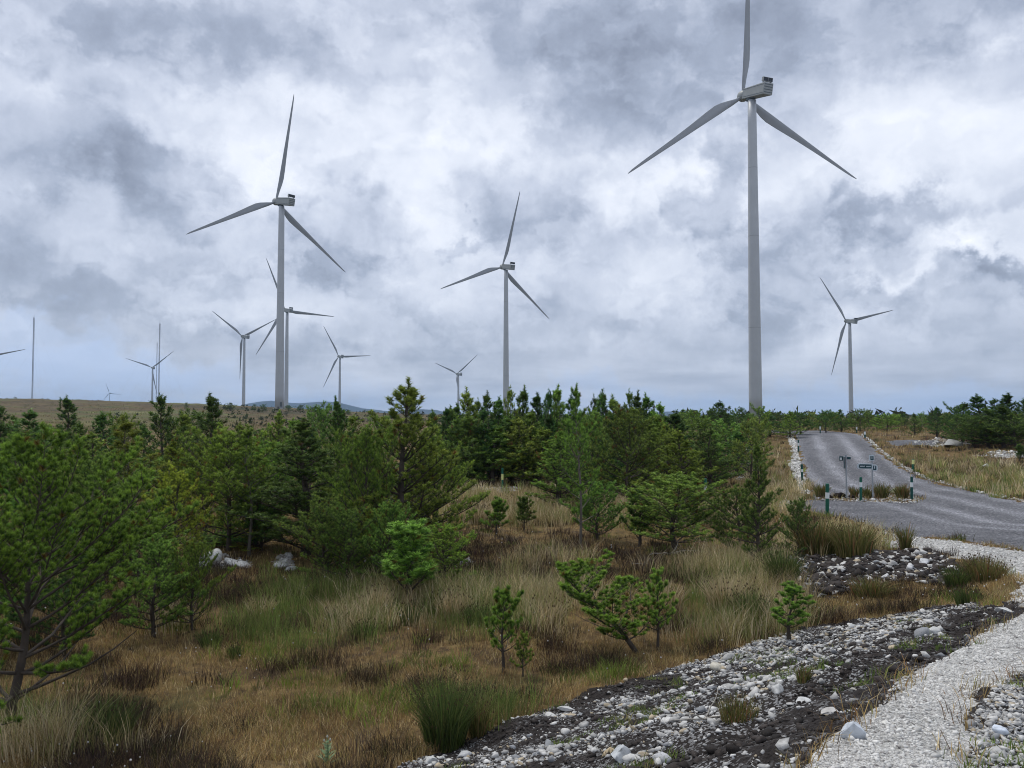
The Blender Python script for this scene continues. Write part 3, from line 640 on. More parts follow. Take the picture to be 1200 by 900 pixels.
b = MB(); b.box((-.205, -.075, h - .155), (.08, .012, .11)); b.build('symbol', M['white'], o)
b = MB(); b.box((.115, -.05, h - .12), (.15, .03, .10)); b.build('arrow_plate', M['signgreen'], root, bevel=.008)

# ------------------------------------------------------------------ stones
def ico(sub):
    bm = bmesh.new(); bmesh.ops.create_icosphere(bm, subdivisions=sub, radius=1); V = np.array([v.co[:] for v in bm.verts]); T = np.array([[v.index for v in f.verts] for f in bm.faces]); bm.free(); return V, T
I1, I2, I3 = ico(1), ico(2), ico(3)
def rock_shape(seed, base=I3, cuts=9):
    r = np.random.default_rng(seed); V = base[0].copy()
    for _ in range(cuts):
        n = r.normal(size=3); n /= np.linalg.norm(n); d = r.uniform(.32, .78); s = V @ n - d; V -= np.where(s > 0, s, 0)[:, None] * n * .92
    V += r.normal(size=V.shape) * .012; V *= np.array([1, r.uniform(.6, .9), r.uniform(.45, .7)]); return V
def rock_tint(r):
    k = r.random(); base = np.array([.64, .63, .60]) * r.uniform(.72, 1.12)
    if k < .13: base = np.array([.50, .42, .30]) * r.uniform(.8, 1.15)
    elif k < .30: base = np.array([.33, .34, .35]) * r.uniform(.7, 1.1)
    return base
def rock(u, v, wpx, label, seed, tint=None, group=None, flat=1.0, rz=None, sink=.3, name='rock', p=None):
    if p is None: p = ground(u, v)
    d = math.hypot(p[0], p[1]); s = wpx / F * d / 2; V = rock_shape(seed); V = V * s; V[:, 2] *= flat
    r = np.random.default_rng(seed); t = rock_tint(r) if tint is None else np.array(tint)
    me = mesh_np(name, V, I3[1], [M['stone']], {'tint': np.repeat(t[None], len(V), 0)})
    o = link(name, me, label=label, cat='rock', group=group); o.location = (p[0], p[1], p[2] - V[:, 2].min() * (1 - sink)); o.rotation_euler = (0, 0, r.uniform(0, 6) if rz is None else rz); return o
HR = [(1000, 864, 37, 'bluish white angular boulder on the pale gravel, alone', (.58, .62, .66), 1.55), (818, 856, 20, 'upright white pointed stone in the dark rubble', (.66, .66, .62), 1.5),
      (714, 884, 24, 'cream tan rounded stone near the bottom of the rubble bank', (.58, .46, .30), 1.2), (972, 836, 34, 'long pale slab lying on the edge of the pale gravel', (.52, .50, .47), .5),
      (941, 822, 22, 'flat white stone in the dark peat left of the pale gravel', (.64, .64, .62), .9), (911, 818, 18, 'angular pale stone beside the flat white one in the peat', (.58, .58, .56), 1.1),
      (998, 812, 16, 'small rounded cream stone at the gravel rim above the boulder', (.60, .57, .50), 1.0), (842, 790, 22, 'rounded cream stone on the crest of the rubble bank', (.56, .53, .44), 1.1),
      (1093, 747, 18, 'smooth pale stone in the dark far end of the rubble bank', (.6, .6, .58), .9), (997, 735, 14, 'white stone at the upper rim of the rubble bank beside the grass', (.64, .64, .62), .9),
      (1171, 856, 19, 'bright bluish white stone in the bottom right corner', (.66, .72, .80), .9), (1083, 664, 20, 'large flat white stone on the dark stone pile', (.62, .62, .62), .7),
      (1038, 676, 10, 'upright white stone at the foot of the stone pile', (.6, .6, .6), 1.4), (992, 683, 14, 'pale stone low on the left of the stone pile', (.6, .6, .6), .8), (977, 646, 12, 'slanting pale stone on top of the stone pile', (.6, .6, .6), .6),
      (1066, 672, 16, 'white wedge shaped stone right of centre on the stone pile', (.6, .6, .6), .7), (1176, 716, 20, 'white stone group leader at the right end of the rubble bank', (.62, .62, .6), .9),
      (727, 892, 34, 'large grey white stone at the bottom edge of the rubble bank', (.52, .54, .55), 1.0), (776, 895, 26, 'white stone cut by the bottom edge right of the tan stone', (.6, .6, .6), 1.1), (665, 830, 30, 'long white slab jutting from the rubble rim above the rushes', (.6, .6, .58), .5),
      (545, 880, 20, 'grey white stone low on the rubble bank near the tall rushes', (.56, .56, .55), .8), (505, 890, 24, 'white stone at the lower left tail of the rubble bank', (.6, .6, .58), .8)]
for i, (u, v, wp, lab, ti, fl) in enumerate(HR): rock(u, v, wp, lab, 100 + i, ti, flat=fl, rz=.3 * i)
# small white mound right of the road and boulders across the moor
for i, (u, v, wp, lab, fl) in enumerate([(1113, 523, 34, 'pale gravel heap on the moor right of the road', .55), (1156, 548, 12, 'lone white rock in the heather right of the road', .7), (1197, 536, 12, 'pale rock at the right edge of the moor', .8),
        (248, 662, 30, 'big white rock between the pines on the left', .9), (270, 663, 18, 'white rock right of the biggest one between the left pines', .8), (236, 666, 14, 'white rock at the left end of the pale rock line', .8), (286, 664, 15, 'low white rock at the right end of the left rock line', .8), (331, 663, 14, 'white rock under the big dark pine', .9), (342, 666, 12, 'rounded white rock beside the one under the big dark pine', .9),
        (419, 656, 12, 'small white rock behind the bright juvenile pine', .8), (436, 662, 16, 'flat white rock left of the bright juvenile pine', .6), (536, 662, 12, 'white rock in the dark heather of the clearing', .6), (1046, 580, 12, 'cream block behind the gravel island', 1.3), (1038, 580, 9, 'smaller cream block behind the gravel island', 1.3),
        (820, 668, 14, 'pale rock under the pine bushes left of the stone pile', .7), (870, 664, 14, 'white rock in the grass left of the stone pile', .6), (1190, 700, 14, 'white rock on the verge near the right edge', .8)]):
    rock(u, v + (1 if u < 560 else 0), wp * (1.45 if u < 560 else 1), lab, 300 + i, (.60, .60, .58) if i not in (0, 12, 13) else ((.40, .40, .38) if i == 0 else (.52, .52, .30)), flat=fl)

# the largest loose stones of the rubble bank, each a thing; the rest one mass
MESHR = []
for k in range(8):
    V = rock_shape(500 + k, I2, 8); MESHR.append(V)
def scatter(poly, n, r, dens=None):
    lo = poly.min(0); hi = poly.max(0); out = []
    while len(out) < n:
        P = r.uniform(lo, hi, (4000, 2)); s = sdist(P[:, 0], P[:, 1], poly); u, v = project(np.stack([P[:, 0], P[:, 1], H0(P[:, 0], P[:, 1])], -1))
        ok = (s > .03) & (u > -40) & (u < 1240) & (v < 930)
        if dens is not None: ok &= r.random(len(P)) < dens(P[:, 0], P[:, 1])
        out += list(P[ok])
    return np.array(out[:n])
rr_ = np.random.default_rng(5); CLUMP = lambda x, y: np.clip((fbm(x * .9 + y * .5, y * 1.9, 61, 4) - .49) * 5, .05, 1)
RM = []
for k in range(8):
    V = MESHR[k]; t = rock_tint(np.random.default_rng(900 + k)) * (1 if k else .8)
    RM.append(mesh_np('loose_stone', V, I2[1], [M['stone']], {'tint': np.repeat(t[None], len(V), 0)}))
NEARS = {False: [(hit(u, v), l) for u, v, l in ((1000, 864, 'near the bluish angular boulder'), (818, 856, 'near the upright white pointed stone'), (714, 884, 'near the cream tan stone'), (972, 836, 'near the long pale slab'), (911, 818, 'near the angular pale stone in peat'), (842, 790, 'near the rounded cream crest stone'), (1093, 747, 'at the far end of the rubble bank'), (997, 735, 'at the upper rim of the rubble'), (900, 765, 'on the grassy edge of the rubble'), (760, 800, 'on the rubble rim left of the crest'), (665, 830, 'near the long white jutting slab'), (600, 870, 'low on the bank right of the rushes'), (505, 890, 'at the lower left tail of the bank'), (865, 848, 'beside the low dark rush tuft'), (1061, 775, 'at the rim of the pale gravel'))], True: [(hit(u, v), l) for u, v, l in ((930, 675, 'on the left end of the stone pile'), (980, 665, 'left of centre on the stone pile'), (1030, 662, 'in the middle of the stone pile'), (1083, 664, 'beside the flat stone on the pile'), (1115, 675, 'on the right end of the stone pile'), (1000, 688, 'at the front foot of the stone pile'))]}
PTS = [(p, s) for p, s in zip(scatter(RUBBLE, 205, rr_, CLUMP), rr_.lognormal(math.log(.042), .38, 205))] + [(p, s * 1.6) for p, s in zip(scatter(PILE, 60, rr_), rr_.lognormal(math.log(.055), .3, 60))]
for i, (p, s) in enumerate(PTS):
    z = float(H(p[0], p[1])[0]); o = link('loose_stone', RM[i % 8]); s = min(s, .13)
    pile = i >= 205
    cw = ('greyish white', 'white', 'white', 'pale', 'off white', 'light grey', 'pale grey', 'chalky')[i % 8]; sw_ = 'small' if s < .045 else 'fist sized' if s < .07 else 'large'
    nr = min(NEARS[pile], key=lambda q: math.hypot(q[0][0] - p[0], q[0][1] - p[1]))[1]
    tag(o, f'{sw_} {cw} loose stone {nr}', 'stone', 'loose stones of the dark stone pile' if pile else 'loose stones of the rubble bank')
    o.location = (p[0], p[1], z + s * .15); o.scale = (s, s * rr_.uniform(.7, 1.1), s * rr_.uniform(.7, 1.2)); o.rotation_euler = (rr_.uniform(-.4, .4), rr_.uniform(-.4, .4), rr_.uniform(0, 6.3))
def stone_mass(name, P, S, tintf, r, base=I1, sq=.6, lift=.15):
    n = len(P); B = base[0]; m = len(B); V = np.repeat(B[None], n, 0) * (1 + r.normal(size=(n, m, 1)) * .30); V *= np.stack([np.ones(n), r.uniform(.55, 1, n), r.uniform(.25, .75, n)], -1)[:, None, :]
    a = r.uniform(0, 6.28, n); ca, sa = np.cos(a)[:, None], np.sin(a)[:, None]; tx = r.uniform(-.5, .5, (n, 1)); X = V[..., 0] * ca - V[..., 1] * sa; Y = V[..., 0] * sa + V[..., 1] * ca; Z = V[..., 2] + X * tx
    V = np.stack([X, Y, Z], -1) * S[:, None, None]; z = H(P[:, 0], P[:, 1]); V += np.stack([P[:, 0], P[:, 1], z + S * lift], -1)[:, None, :]
    T = (base[1][None] + (np.arange(n) * m)[:, None, None]).reshape(-1, 3); C = np.repeat(tintf(n, r), m, 0)
    return link(name, mesh_np(name, V.reshape(-1, 3), T, [M['stone']], {'tint': C}), kind='stuff')
def tint_white(n, r):
    k = r.random(n)[:, None]; b = np.array([.64, .63, .60]) * r.uniform(.55, 1.12, (n, 1)); b = np.where(k < .10, np.array([.48, .40, .28]), b); return np.where((k > .10) & (k < .22), np.array([.27, .275, .285]) * r.uniform(.6, 1.2, (n, 1)), b)
def tint_dark(n, r):
    return np.array([.030, .024, .021]) * r.uniform(.5, 1.9, (n, 1))
def tint_gravel(n, r):
    k = r.random(n)[:, None]; b = np.array([.74, .725, .685]) * r.uniform(.72, 1.06, (n, 1)); return np.where(k < .10, np.array([.34, .32, .30]), b)
P = scatter(RUBBLE, 13000, rr_, CLUMP); d_ = np.hypot(P[:, 0], P[:, 1]); stone_mass('rubble', P, np.minimum(rr_.lognormal(math.log(.0075), .75, len(P)) * (1 + d_ * .03), .045), tint_white, rr_)
P = scatter(RUBBLE, 13000, rr_, lambda x, y: np.clip((.56 - fbm(x * .9 + y * .5, y * 1.9, 61, 4)) * 5, .05, 1)); stone_mass('peat_clods', P, np.minimum(rr_.lognormal(math.log(.0085), .7, len(P)), .05), tint_dark, rr_)
P = scatter(PILE, 5200, rr_, None); stone_mass('rubble', P, np.minimum(rr_.lognormal(math.log(.026), .55, len(P)), .10), tint_white, rr_)
P = scatter(PILE, 4200, rr_, None); stone_mass('peat_clods', P, np.minimum(rr_.lognormal(math.log(.045), .5, len(P)), .14), tint_dark, rr_)
P = scatter(WHITE2, 36000, rr_, None); stone_mass('gravel', P, np.minimum(rr_.lognormal(math.log(.0045), .50, len(P)), .022), tint_gravel, rr_)
P = scatter(CORNER, 5000, rr_, None); stone_mass('rubble', P, np.minimum(rr_.lognormal(math.log(.008), .5, len(P)), .03), tint_white, rr_)
P = scatter(WHITE1, 4500, rr_, None); stone_mass('gravel', P, np.minimum(rr_.lognormal(math.log(.020), .40, len(P)), .05), tint_gravel, rr_)
PE = [(LEDGE_L, 1500, .055), (LEDGE_R, 1300, .035)] + [(p, 120, .045 if i < 3 or i > 7 else .07) for i, p in enumerate(PATCH)]
for poly, n, s in PE:
    P = scatter(poly, n, rr_, None); stone_mass('white_stones', P, np.minimum(rr_.lognormal(math.log(s), .45, n), s * 3), tint_gravel, rr_)
P = scatter(ISLE, 1200, rr_, None); stone_mass('gravel', P, np.minimum(rr_.lognormal(math.log(.035), .4, 1200), .1), tint_white, rr_)

# ------------------------------------------------------------------ pines
def needles(Ps, Ds, Ls, r, n, nl, nw, c_lo, c_hi, spread=(35, 65)):
    """bristles of needles round short shoots, one triangle each"""
    m = len(Ps); t = r.uniform(0, 1, (m, n)); org = Ps[:, None, :] + Ds[:, None, :] * (t * Ls[:, None])[..., None]
    ref = np.where(np.abs(Ds[:, 2:3]) < .9, np.array([[0, 0, 1.]]), np.array([[1., 0, 0]])); A = np.cross(Ds, ref); A /= np.linalg.norm(A, axis=1, keepdims=True); B = np.cross(Ds, A)
    ph = r.uniform(0, 6.283, (m, n)); th = np.radians(r.uniform(*spread, (m, n))) * (1.1 - .45 * t)
    rad = A[:, None] * np.cos(ph)[..., None] + B[:, None] * np.sin(ph)[..., None]
    d = Ds[:, None] * np.cos(th)[..., None] + rad * np.sin(th)[..., None]; side = np.cross(d, r.normal(size=(m, n, 3))); side /= np.linalg.norm(side, axis=-1, keepdims=True) + 1e-9
    l = (nl * r.uniform(.7, 1.15, (m, n)))[..., None]; wv = side * nw / 2
    V = np.stack([org - wv, org + wv, org + d * l], 2).reshape(-1, 3)
    T = np.arange(len(V)).reshape(-1, 3)
    k = np.clip(r.uniform(0, 1, (m, 1)) ** 1.3 * .35 + r.uniform(0, .15, (m, n)) + .5 * np.clip((t - .35) / .5, 0, 1), 0, 1); C = np.array(c_lo) * (1 - k[..., None]) + np.array(c_hi) * k[..., None]
    br = r.random((m, 1)) < .03; C = np.where(br[..., None], np.array([.16, .10, .035]), C)
    return V, T, np.repeat(C.reshape(-1, 3), 3, 0)
def pine(seed, Ht, Rd, form='cone', quality='mid', lo=.06, lean=0.0, bare=.12, dens=1.0, leaders=1, low=None):
    """returns (wood MB, needle arrays). form: cone, round, sparse, juvenile"""
    r = np.random.default_rng(seed); py = random.Random(seed); wood = MB(); TP = []; TD = []; TL = []
    q = {'near': 1.0, 'mid': .62, 'far': .32}[quality]
    nseg = 9; az0 = py.uniform(0, 6.28); pts = []
    wob = [py.uniform(-1, 1) for _ in range(8)]
    def trunk(t):
        return Vector((Ht * (lean * t ** 1.1 + (.045 if form in ('round', 'sparse') else .02) * math.sin(3 * t * 2 + wob[0]) * t), Ht * (.03 * math.sin(4 * t + wob[1] * 3) * t), Ht * t))
    tr = .018 * Ht + .012 if form != 'sparse' else .011 * Ht + .006
    wood.tube([trunk(i / nseg) for i in range(nseg + 1)], [max(tr * (1 - .9 * i / nseg), .006) for i in range(nseg + 1)], 8 if quality == 'near' else 5, False)
    shoot = {'near': .048, 'mid': .085, 'far': .18}[quality]
    def add_shoot(p, d, l=None):
        d = Vector(d).normalized(); TP.append(p[:]); TD.append(d[:]); TL.append(l or shoot)
    nb = max(6, int(Ht / .30 * (.8 if form == 'sparse' else 1.15) * (1 if quality != 'far' else .75)))
    sw = {'near': 4, 'mid': 3, 'far': 3}[quality]
    for wi in range(nb):
        t = lo + (1 - lo) * ((wi + .6) / (nb + .2)); t = min(t, .97)
        if form == 'cone': Lr = Rd * (1.0 - t) ** .62 * 1.18 * (.65 + .35 * min(1, t / .2))
        elif form == 'round': Lr = Rd * math.sqrt(max(.05, 1 - ((t - .42) / .60) ** 2)) * (1.05 if t < .5 else 1)
        elif form == 'sparse': Lr = Rd * (.18 + .95 * min(1, (1 - t) * 1.9)) * (.75 if t < .4 else 1)
        else: Lr = Rd * (1 - t * .55)
        if low is not None: Lr = Rd * math.sqrt(max(.04, 1 - ((t - .22) / .80) ** 2)) * (1.0 if t > .12 else .85)
        nbr = py.choice((4, 5, 5, 6)) if form != 'sparse' or t > .5 else py.choice((1, 2, 3))
        for j in range(nbr):
            if py.random() < .10: continue
            a = az0 + wi * 1.3 + j * 6.283 / nbr + py.uniform(-.35, .35); L = Lr * py.uniform(.62, 1.18)
            if form == 'round' and py.random() < .12: L *= 1.25
            e0 = (R(62) if form == 'juvenile' else R(12 + 38 * t) if low is None else R(low + (50 - low) * t)) + py.uniform(-.18, .18); o = trunk(min(1, t + py.uniform(-.02, .02)))
            ns = 5; P = [o]; ee = e0; aa = a; D_ = []
            for k in range(ns):
                ee += py.uniform(-.05, .22) * (.9 if form != 'juvenile' else .3); aa += py.uniform(-.22, .22)
                d = Vector((math.cos(aa) * math.cos(ee), math.sin(aa) * math.cos(ee), math.sin(ee))); D_.append(d); P.append(P[-1] + d * L / ns)
            br = max(.0035, tr * .42 * (1 - t * .6) * min(1, L / Rd + .3))
            wood.tube(P, [br, br * .85, br * .68, br * .5, br * .36, br * .2], 5 if quality == 'near' else 3, False)
            if form in ('round', 'sparse') and t < .3 and py.random() < .35: continue
            nsub = max(3, int(L / {'near': .10, 'mid': .10, 'far': .17}[quality] * dens))
            b0 = bare + (.25 if form == 'sparse' and t < .4 else 0)
            for k in range(nsub):
                f = b0 + (1 - b0) * (k + .5) / nsub; x = f * ns; i = min(int(x), ns - 1); pp = P[i].lerp(P[i + 1], x - i); d = D_[i]
                sl = L * .42 * (1 - f * .75) * py.uniform(.5, 1.2); s = 1 if k % 2 else -1; side = d.cross(Vector((0, 0, 1))).normalized() * s
                sd = (d * .75 + side * py.uniform(.5, 1.0) + Vector((0, 0, py.uniform(-.05, .5)))).normalized()
                q1 = pp + sd * sl * .5; sd2 = (sd + Vector((0, 0, .35))).normalized(); q2 = q1 + sd2 * sl * .5
                if sl > .10 and quality != 'far': wood.tube([pp, q1, q2], [br * .3 + .0015, br * .22 + .001, .0015], 3, False)
                m = max(1, int(sl / {'near': .095, 'mid': .125, 'far': .16}[quality]))
                for g in range(m):
                    gf = (g + .6) / m; pq = pp.lerp(q1, gf * 2) if gf < .5 else q1.lerp(q2, gf * 2 - 1)
                    add_shoot(pq + Vector((py.uniform(-1, 1), py.uniform(-1, 1), py.uniform(-.4, 1))) * .03, sd2 + Vector((py.uniform(-.5, .5), py.uniform(-.5, .5), py.uniform(.3, 1.2))))
                add_shoot(q2, sd2 + Vector((0, 0, .6)))
            for g in range(2 if quality == 'far' else 3): add_shoot(P[-1] - D_[-1] * g * shoot * .8, D_[-1] + Vector((py.uniform(-.4, .4), py.uniform(-.4, .4), .6)))
    for ld in range(leaders):                                         # leading shoots
        o = trunk(.97) if ld == 0 else trunk(py.uniform(.72, .9)) + Vector((py.uniform(-1, 1), py.uniform(-1, 1), 0)) * Rd * .35
        hl = Ht * (.09 if ld == 0 else py.uniform(.08, .16)); d = Vector((py.uniform(-.1, .1), py.uniform(-.1, .1), 1))
        wood.tube([o, o + d * hl], [tr * .2, .004], 4, False)
        for g in range(int(hl / shoot * 2) + 2):
            add_shoot(o + d * hl * min(1, g / (hl / shoot * 2 + 1)), d + Vector((py.uniform(-.3, .3), py.uniform(-.3, .3), 0)))
    return wood, np.array(TP), np.array(TD), np.array(TL)
def pine_meshes(seed, Ht, Rd, form, quality, bark='bark', **kw):
    wood, TP, TD, TL = pine(seed, Ht, Rd, form, quality, **kw); r = np.random.default_rng(seed + 1)
    n, nl, nw = {'near': (84, .054, .0058), 'mid': (30, .080, .0125), 'far': (12, .13, .034)}[quality]
    V, T, C = needles(TP, TD, TL, r, n, nl, nw, (.040, .082, .028), (.31, .45, .085), (38, 78))
    cm = mesh_np('crown', V, T, [M['needle']], {'tint': C})
    me = bpy.data.meshes.new('trunk'); me.from_pydata(wood.v, [], wood.f); me.update(); me.materials.append(M[bark]); me.polygons.foreach_set('use_smooth', [True] * len(me.polygons))
    return me, cm
PROTO = {}
def proto(form, quality, k):
    key = (form, quality, k)
    if key not in PROTO:
        par = {'cone': (4.0, 1.25), 'round': (2.8, 1.35), 'sparse': (4.2, .9), 'juvenile': (1.6, .75), 'sapling': (1.2, .42), 'slim': (4.0, .95)}[form]
        f = {'sapling': 'round', 'slim': 'cone'}.get(form, form)
        kw = dict(leaders=1 + (k % 3)) if form in ('cone', 'slim') else {}
        if form == 'sapling': kw.update(lo=.22)
        if form == 'round': kw.update(lo=.08, bare=.18)
        if form == 'sparse': kw.update(lo=.14, bare=.12)
        if quality == 'far': kw.update(lo=.02)
        if form == 'cone': kw.update(lo=.03)
        PROTO[key] = pine_meshes(1000 + hash_(key), par[0], par[1], f, quality, bark='paleb' if form == 'sparse' else 'bark', **kw) + par
    return PROTO[key]
def hash_(key): return sum(ord(c) * (i + 3) for i, c in enumerate(str(key))) % 9000
TINT = {'dark': (.62, .74, .80), 'mid': (1.12, 1.12, 1.0), 'bright': (1.12, 1.28, 1.0), 'yellow': (1.6, 1.45, .95), 'blue': (.78, .95, 1.10), 'olive': (1.15, 1.0, .85), 'vdark': (.42, .52, .58)}
NT_ = [0]
def place_tree(x, y, Ht, Wd, form, tone, label, group=None, name='pine_tree', cat='pine tree', quality=None, meshes=None, rz=None):
    d = math.hypot(x, y); quality = quality or ('mid' if d < 40 else 'far'); k = NT_[0] % (6 if quality == 'mid' else 7); NT_[0] += 1
    tm, cm, ph, pr = meshes or proto(form, quality, k)
    z = float(H(x, y)[0]) - .04; rz = rng.uniform(0, 6.28) if rz is None else rz
    root = empty(name, (x, y, z), rz, label=label, cat=cat, group=group)
    sc = (Wd / (2 * pr * .80), Wd / (2 * pr * .80), Ht / (ph * 1.06)); c = np.array(TINT[tone]) * rng.uniform(.82, 1.18) * np.array([rng.uniform(.85, 1.2), 1, rng.uniform(.8, 1.1)])
    for nm, me in (('trunk', tm), ('crown', cm)):
        o = link(nm, me, root); o.scale = sc; o.color = (*c, 1)
    return root
def tree_px(u, vb, vt, wpx, form, tone, label, group=None, **kw):
    p = hit(u, vb); d = math.hypot(p[0], p[1]); z = float(H0(p[0], p[1])[0]); Ht = max(.3, top_z((p[0], p[1], z), vt) - z); fd = p[1]
    return place_tree(p[0], p[1], Ht, wpx / F * fd, form, tone, label, group, **kw)
# the near tree on the left: broad, open, with visible limbs
p = hit(8, 856); Ht = top_z((p[0], p[1], .05), 552) - .05
m1 = pine_meshes(44, Ht / 1.05, 1.9, 'round', 'near', lo=.08, bare=.30, lean=.17, dens=1.35, low=4) + (Ht / 1.05, 1.9)
place_tree(p[0], p[1], Ht, 3.04, 'round', 'bright', 'broad open pine on the near left with dark crooked trunk and long low limbs', meshes=m1, rz=0)
p = hit(-45, 770); Ht = top_z((p[0], p[1], .05), 566) - .05
m2 = pine_meshes(57, Ht / 1.05, 1.25, 'round', 'near', lo=.05, bare=.15, dens=1.3) + (Ht / 1.05, 1.25)
place_tree(p[0], p[1], Ht, 2.7, 'round', 'bright', 'bright yellow green pine cut by the left edge behind the broad open one', meshes=m2, rz=1)
LEAN = pine_meshes(77, 1.5, .78, 'round', 'near', lo=.12, bare=.1, lean=-.55, dens=1.6) + (1.5 / 1.0, .62)
HT = [
 (150, 655, 487, 90, 'sparse', 'olive', 'thin greyish pine with bare lower twigs behind the broad near pine'),
 (190, 575, 463, 62, 'cone', 'vdark', 'dense dark cone shaped pine under the small distant turbine'),
 (245, 575, 462, 54, 'slim', 'vdark', 'dark pointed pine on the left slope with a candle like top'),
 (77, 545, 466, 42, 'slim', 'dark', 'dark pine with three tips beneath the far left heath'),
 (30, 580, 482, 84, 'cone', 'dark', 'wide dark pine low behind the yellow green left edge pine'),
 (-4, 575, 475, 60, 'cone', 'vdark', 'very dark pine cut by the left edge below the skyline'),
 (122, 565, 484, 66, 'cone', 'dark', 'dark rounded pine between the three tipped pine and the dense cone'),
 (292, 650, 496, 66, 'sparse', 'olive', 'spindly pine with pale bare trunk showing in its middle'),
 (268, 646, 512, 120, 'round', 'mid', 'bushy mid green pine above the white rocks on the left'),
 (205, 660, 560, 70, 'round', 'yellow', 'yellow green small pine left of the white rock line'),
 (358, 652, 492, 165, 'cone', 'dark', 'big dark pine shading the pair of white rocks'),
 (325, 590, 481, 60, 'cone', 'mid', 'mid green pine directly under the second tallest turbine'),
 (396, 585, 464, 54, 'slim', 'dark', 'dark slim pine under the turbine right of the thick tower'),
 (470, 655, 443, 150, 'cone', 'olive', 'tallest central pine with several ragged leading shoots above the skyline'),
 (425, 668, 512, 90, 'round', 'mid', 'mid green pine leaning into the left foot of the tallest central pine'),
 (510, 640, 520, 90, 'round', 'mid', 'mid green pine at the right foot of the tallest central pine'),
 (480, 705, 616, 135, 'juvenile', 'bright', 'bright green bushy juvenile pine before the tallest central pine'),
 (582, 628, 588, 28, 'sapling', 'bright', 'small neat conical pine in the straw coloured clearing, the left of two'),
 (614, 622, 583, 24, 'sapling', 'dark', 'small dark conical pine in the straw clearing, the right of two'),
 (680, 642, 449, 56, 'sparse', 'mid', 'tall thin pine with bare lower trunk standing before the pine belt'),
 (578, 570, 500, 90, 'cone', 'bright', 'lighter green pine behind the green post with the yellow band'),
 (655, 596, 503, 90, 'cone', 'mid', 'full green pine just left of the tall thin bare trunked pine'),
 (735, 594, 490, 95, 'round', 'olive', 'wide olive pine with twiggy base right of the tall thin pine'),
 (700, 632, 568, 70, 'round', 'bright', 'low bright pine bush at the foot of the tall thin pine'),
 (790, 645, 565, 130, 'round', 'mid', 'wide low pine bush with bare diagonal limb right of the clearing'),
 (750, 640, 575, 70, 'juvenile', 'dark', 'low dark green pine bush at the left end of the wide bush'),
 (866, 652, 575, 90, 'round', 'dark', 'dark bushy pine left of the stone pile'),
 (889, 668, 515, 54, 'slim', 'dark', 'bold dark pine rising left of the climbing road'),
 (936, 652, 590, 44, 'round', 'dark', 'round dark pine bush beside the nearest green post'),
 (800, 612, 503, 100, 'cone', 'olive', 'olive green pine left of the post in the bushes'),
 (832, 580, 500, 66, 'cone', 'dark', 'dark pine behind the post in the bushes'),
 (847, 522, 471, 46, 'cone', 'vdark', 'dark pine crest left of the tallest turbine tower foot'),
 (776, 562, 497, 50, 'cone', 'dark', 'dark small pine at the right end of the central belt'),
 (590, 785, 688, 44, 'sapling', 'mid', 'small pine sapling with thin dark stem in the brown bog grass'),
 (613, 790, 738, 24, 'sapling', 'mid', 'tiny pine sapling right of the thin stemmed one in the brown grass'),
 (771, 760, 670, 40, 'sapling', 'bright', 'yellow green pine sapling right of the leaning pine'),
 (925, 752, 690, 54, 'sapling', 'mid', 'small pine sapling above the rubble bank in the tall grass'),
 (160, 700, 610, 110, 'round', 'mid', 'low bushy pine behind the limbs of the broad near pine'),
 (225, 740, 640, 60, 'round', 'mid', 'low pine spray left of the white rocks'),
 (75, 770, 655, 90, 'round', 'dark', 'low dark pine bush left of the lowest long limb of the near pine'),
 (40, 700, 560, 120, 'round', 'mid', 'mid green pine filling the gap between the two near left pines'),
 (120, 690, 545, 100, 'round', 'olive', 'olive pine close behind the crown of the broad near pine'),
 (306, 645, 575, 70, 'round', 'dark', 'dark low pine behind the middle of the white rock line'),
 (380, 682, 590, 80, 'round', 'mid', 'bushy green pine just right of the paired white rocks'),
 (405, 690, 600, 70, 'round', 'dark', 'dark bushy pine left of the bright juvenile pine'),
 (180, 745, 640, 90, 'round', 'mid', 'low green pine under the outer limbs of the broad near pine'),
 (455, 690, 600, 70, 'round', 'mid', 'green pine directly behind the bright juvenile pine'),
 (690, 690, 655, 50, 'juvenile', 'mid', 'small green bush in the heather above the leaning pine'),
 (1128, 518, 472, 50, 'cone', 'vdark', 'dark pine at the left end of the right hand clump'),
 (1150, 520, 463, 46, 'slim', 'vdark', 'tallest ragged topped pine of the right hand clump'),
 (1168, 518, 468, 46, 'cone', 'vdark', 'dark pine in the middle of the right hand clump'),
 (1184, 521, 462, 44, 'slim', 'vdark', 'tall dark pine near the right edge in the right hand clump'),
 (1202, 520, 465, 50, 'cone', 'vdark', 'dark pine cut by the right edge in the right hand clump'),
 (1120, 521, 480, 34, 'round', 'dark', 'low round dark pine at the far left foot of the right hand clump'),
 (1158, 524, 478, 60, 'cone', 'dark', 'broad dark pine in front of the tallest of the right hand clump'),
 (1176, 525, 476, 54, 'cone', 'vdark', 'broad very dark pine low in the right hand clump'),
 (1098, 512, 477, 26, 'cone', 'dark', 'separate dark pine left of the right hand clump'),
 (1140, 524, 490, 50, 'round', 'dark', 'low dark pine at the front left of the right hand clump'),
 (1190, 526, 488, 60, 'round', 'dark', 'low dark pine at the front right of the right hand clump'),
 (1195, 540, 522, 20, 'juvenile', 'dark', 'small dark bush by the pale rock at the right edge'),
 (986, 506, 479, 26, 'cone', 'dark', 'dark pine beyond the crest directly under the right hand turbine'),
 (968, 507, 483, 28, 'round', 'dark', 'round dark pine beyond the road crest, left of the right hand turbine'),
 (1008, 507, 483, 30, 'round', 'dark', 'round dark pine beyond the road crest, right of the right hand turbine'),
 (1040, 506, 488, 34, 'round', 'bright', 'low bright green bush beyond the bend of the road crest'),
 (1072, 511, 484, 18, 'slim', 'dark', 'thin dark pine on the moor right of the road crest'),
]
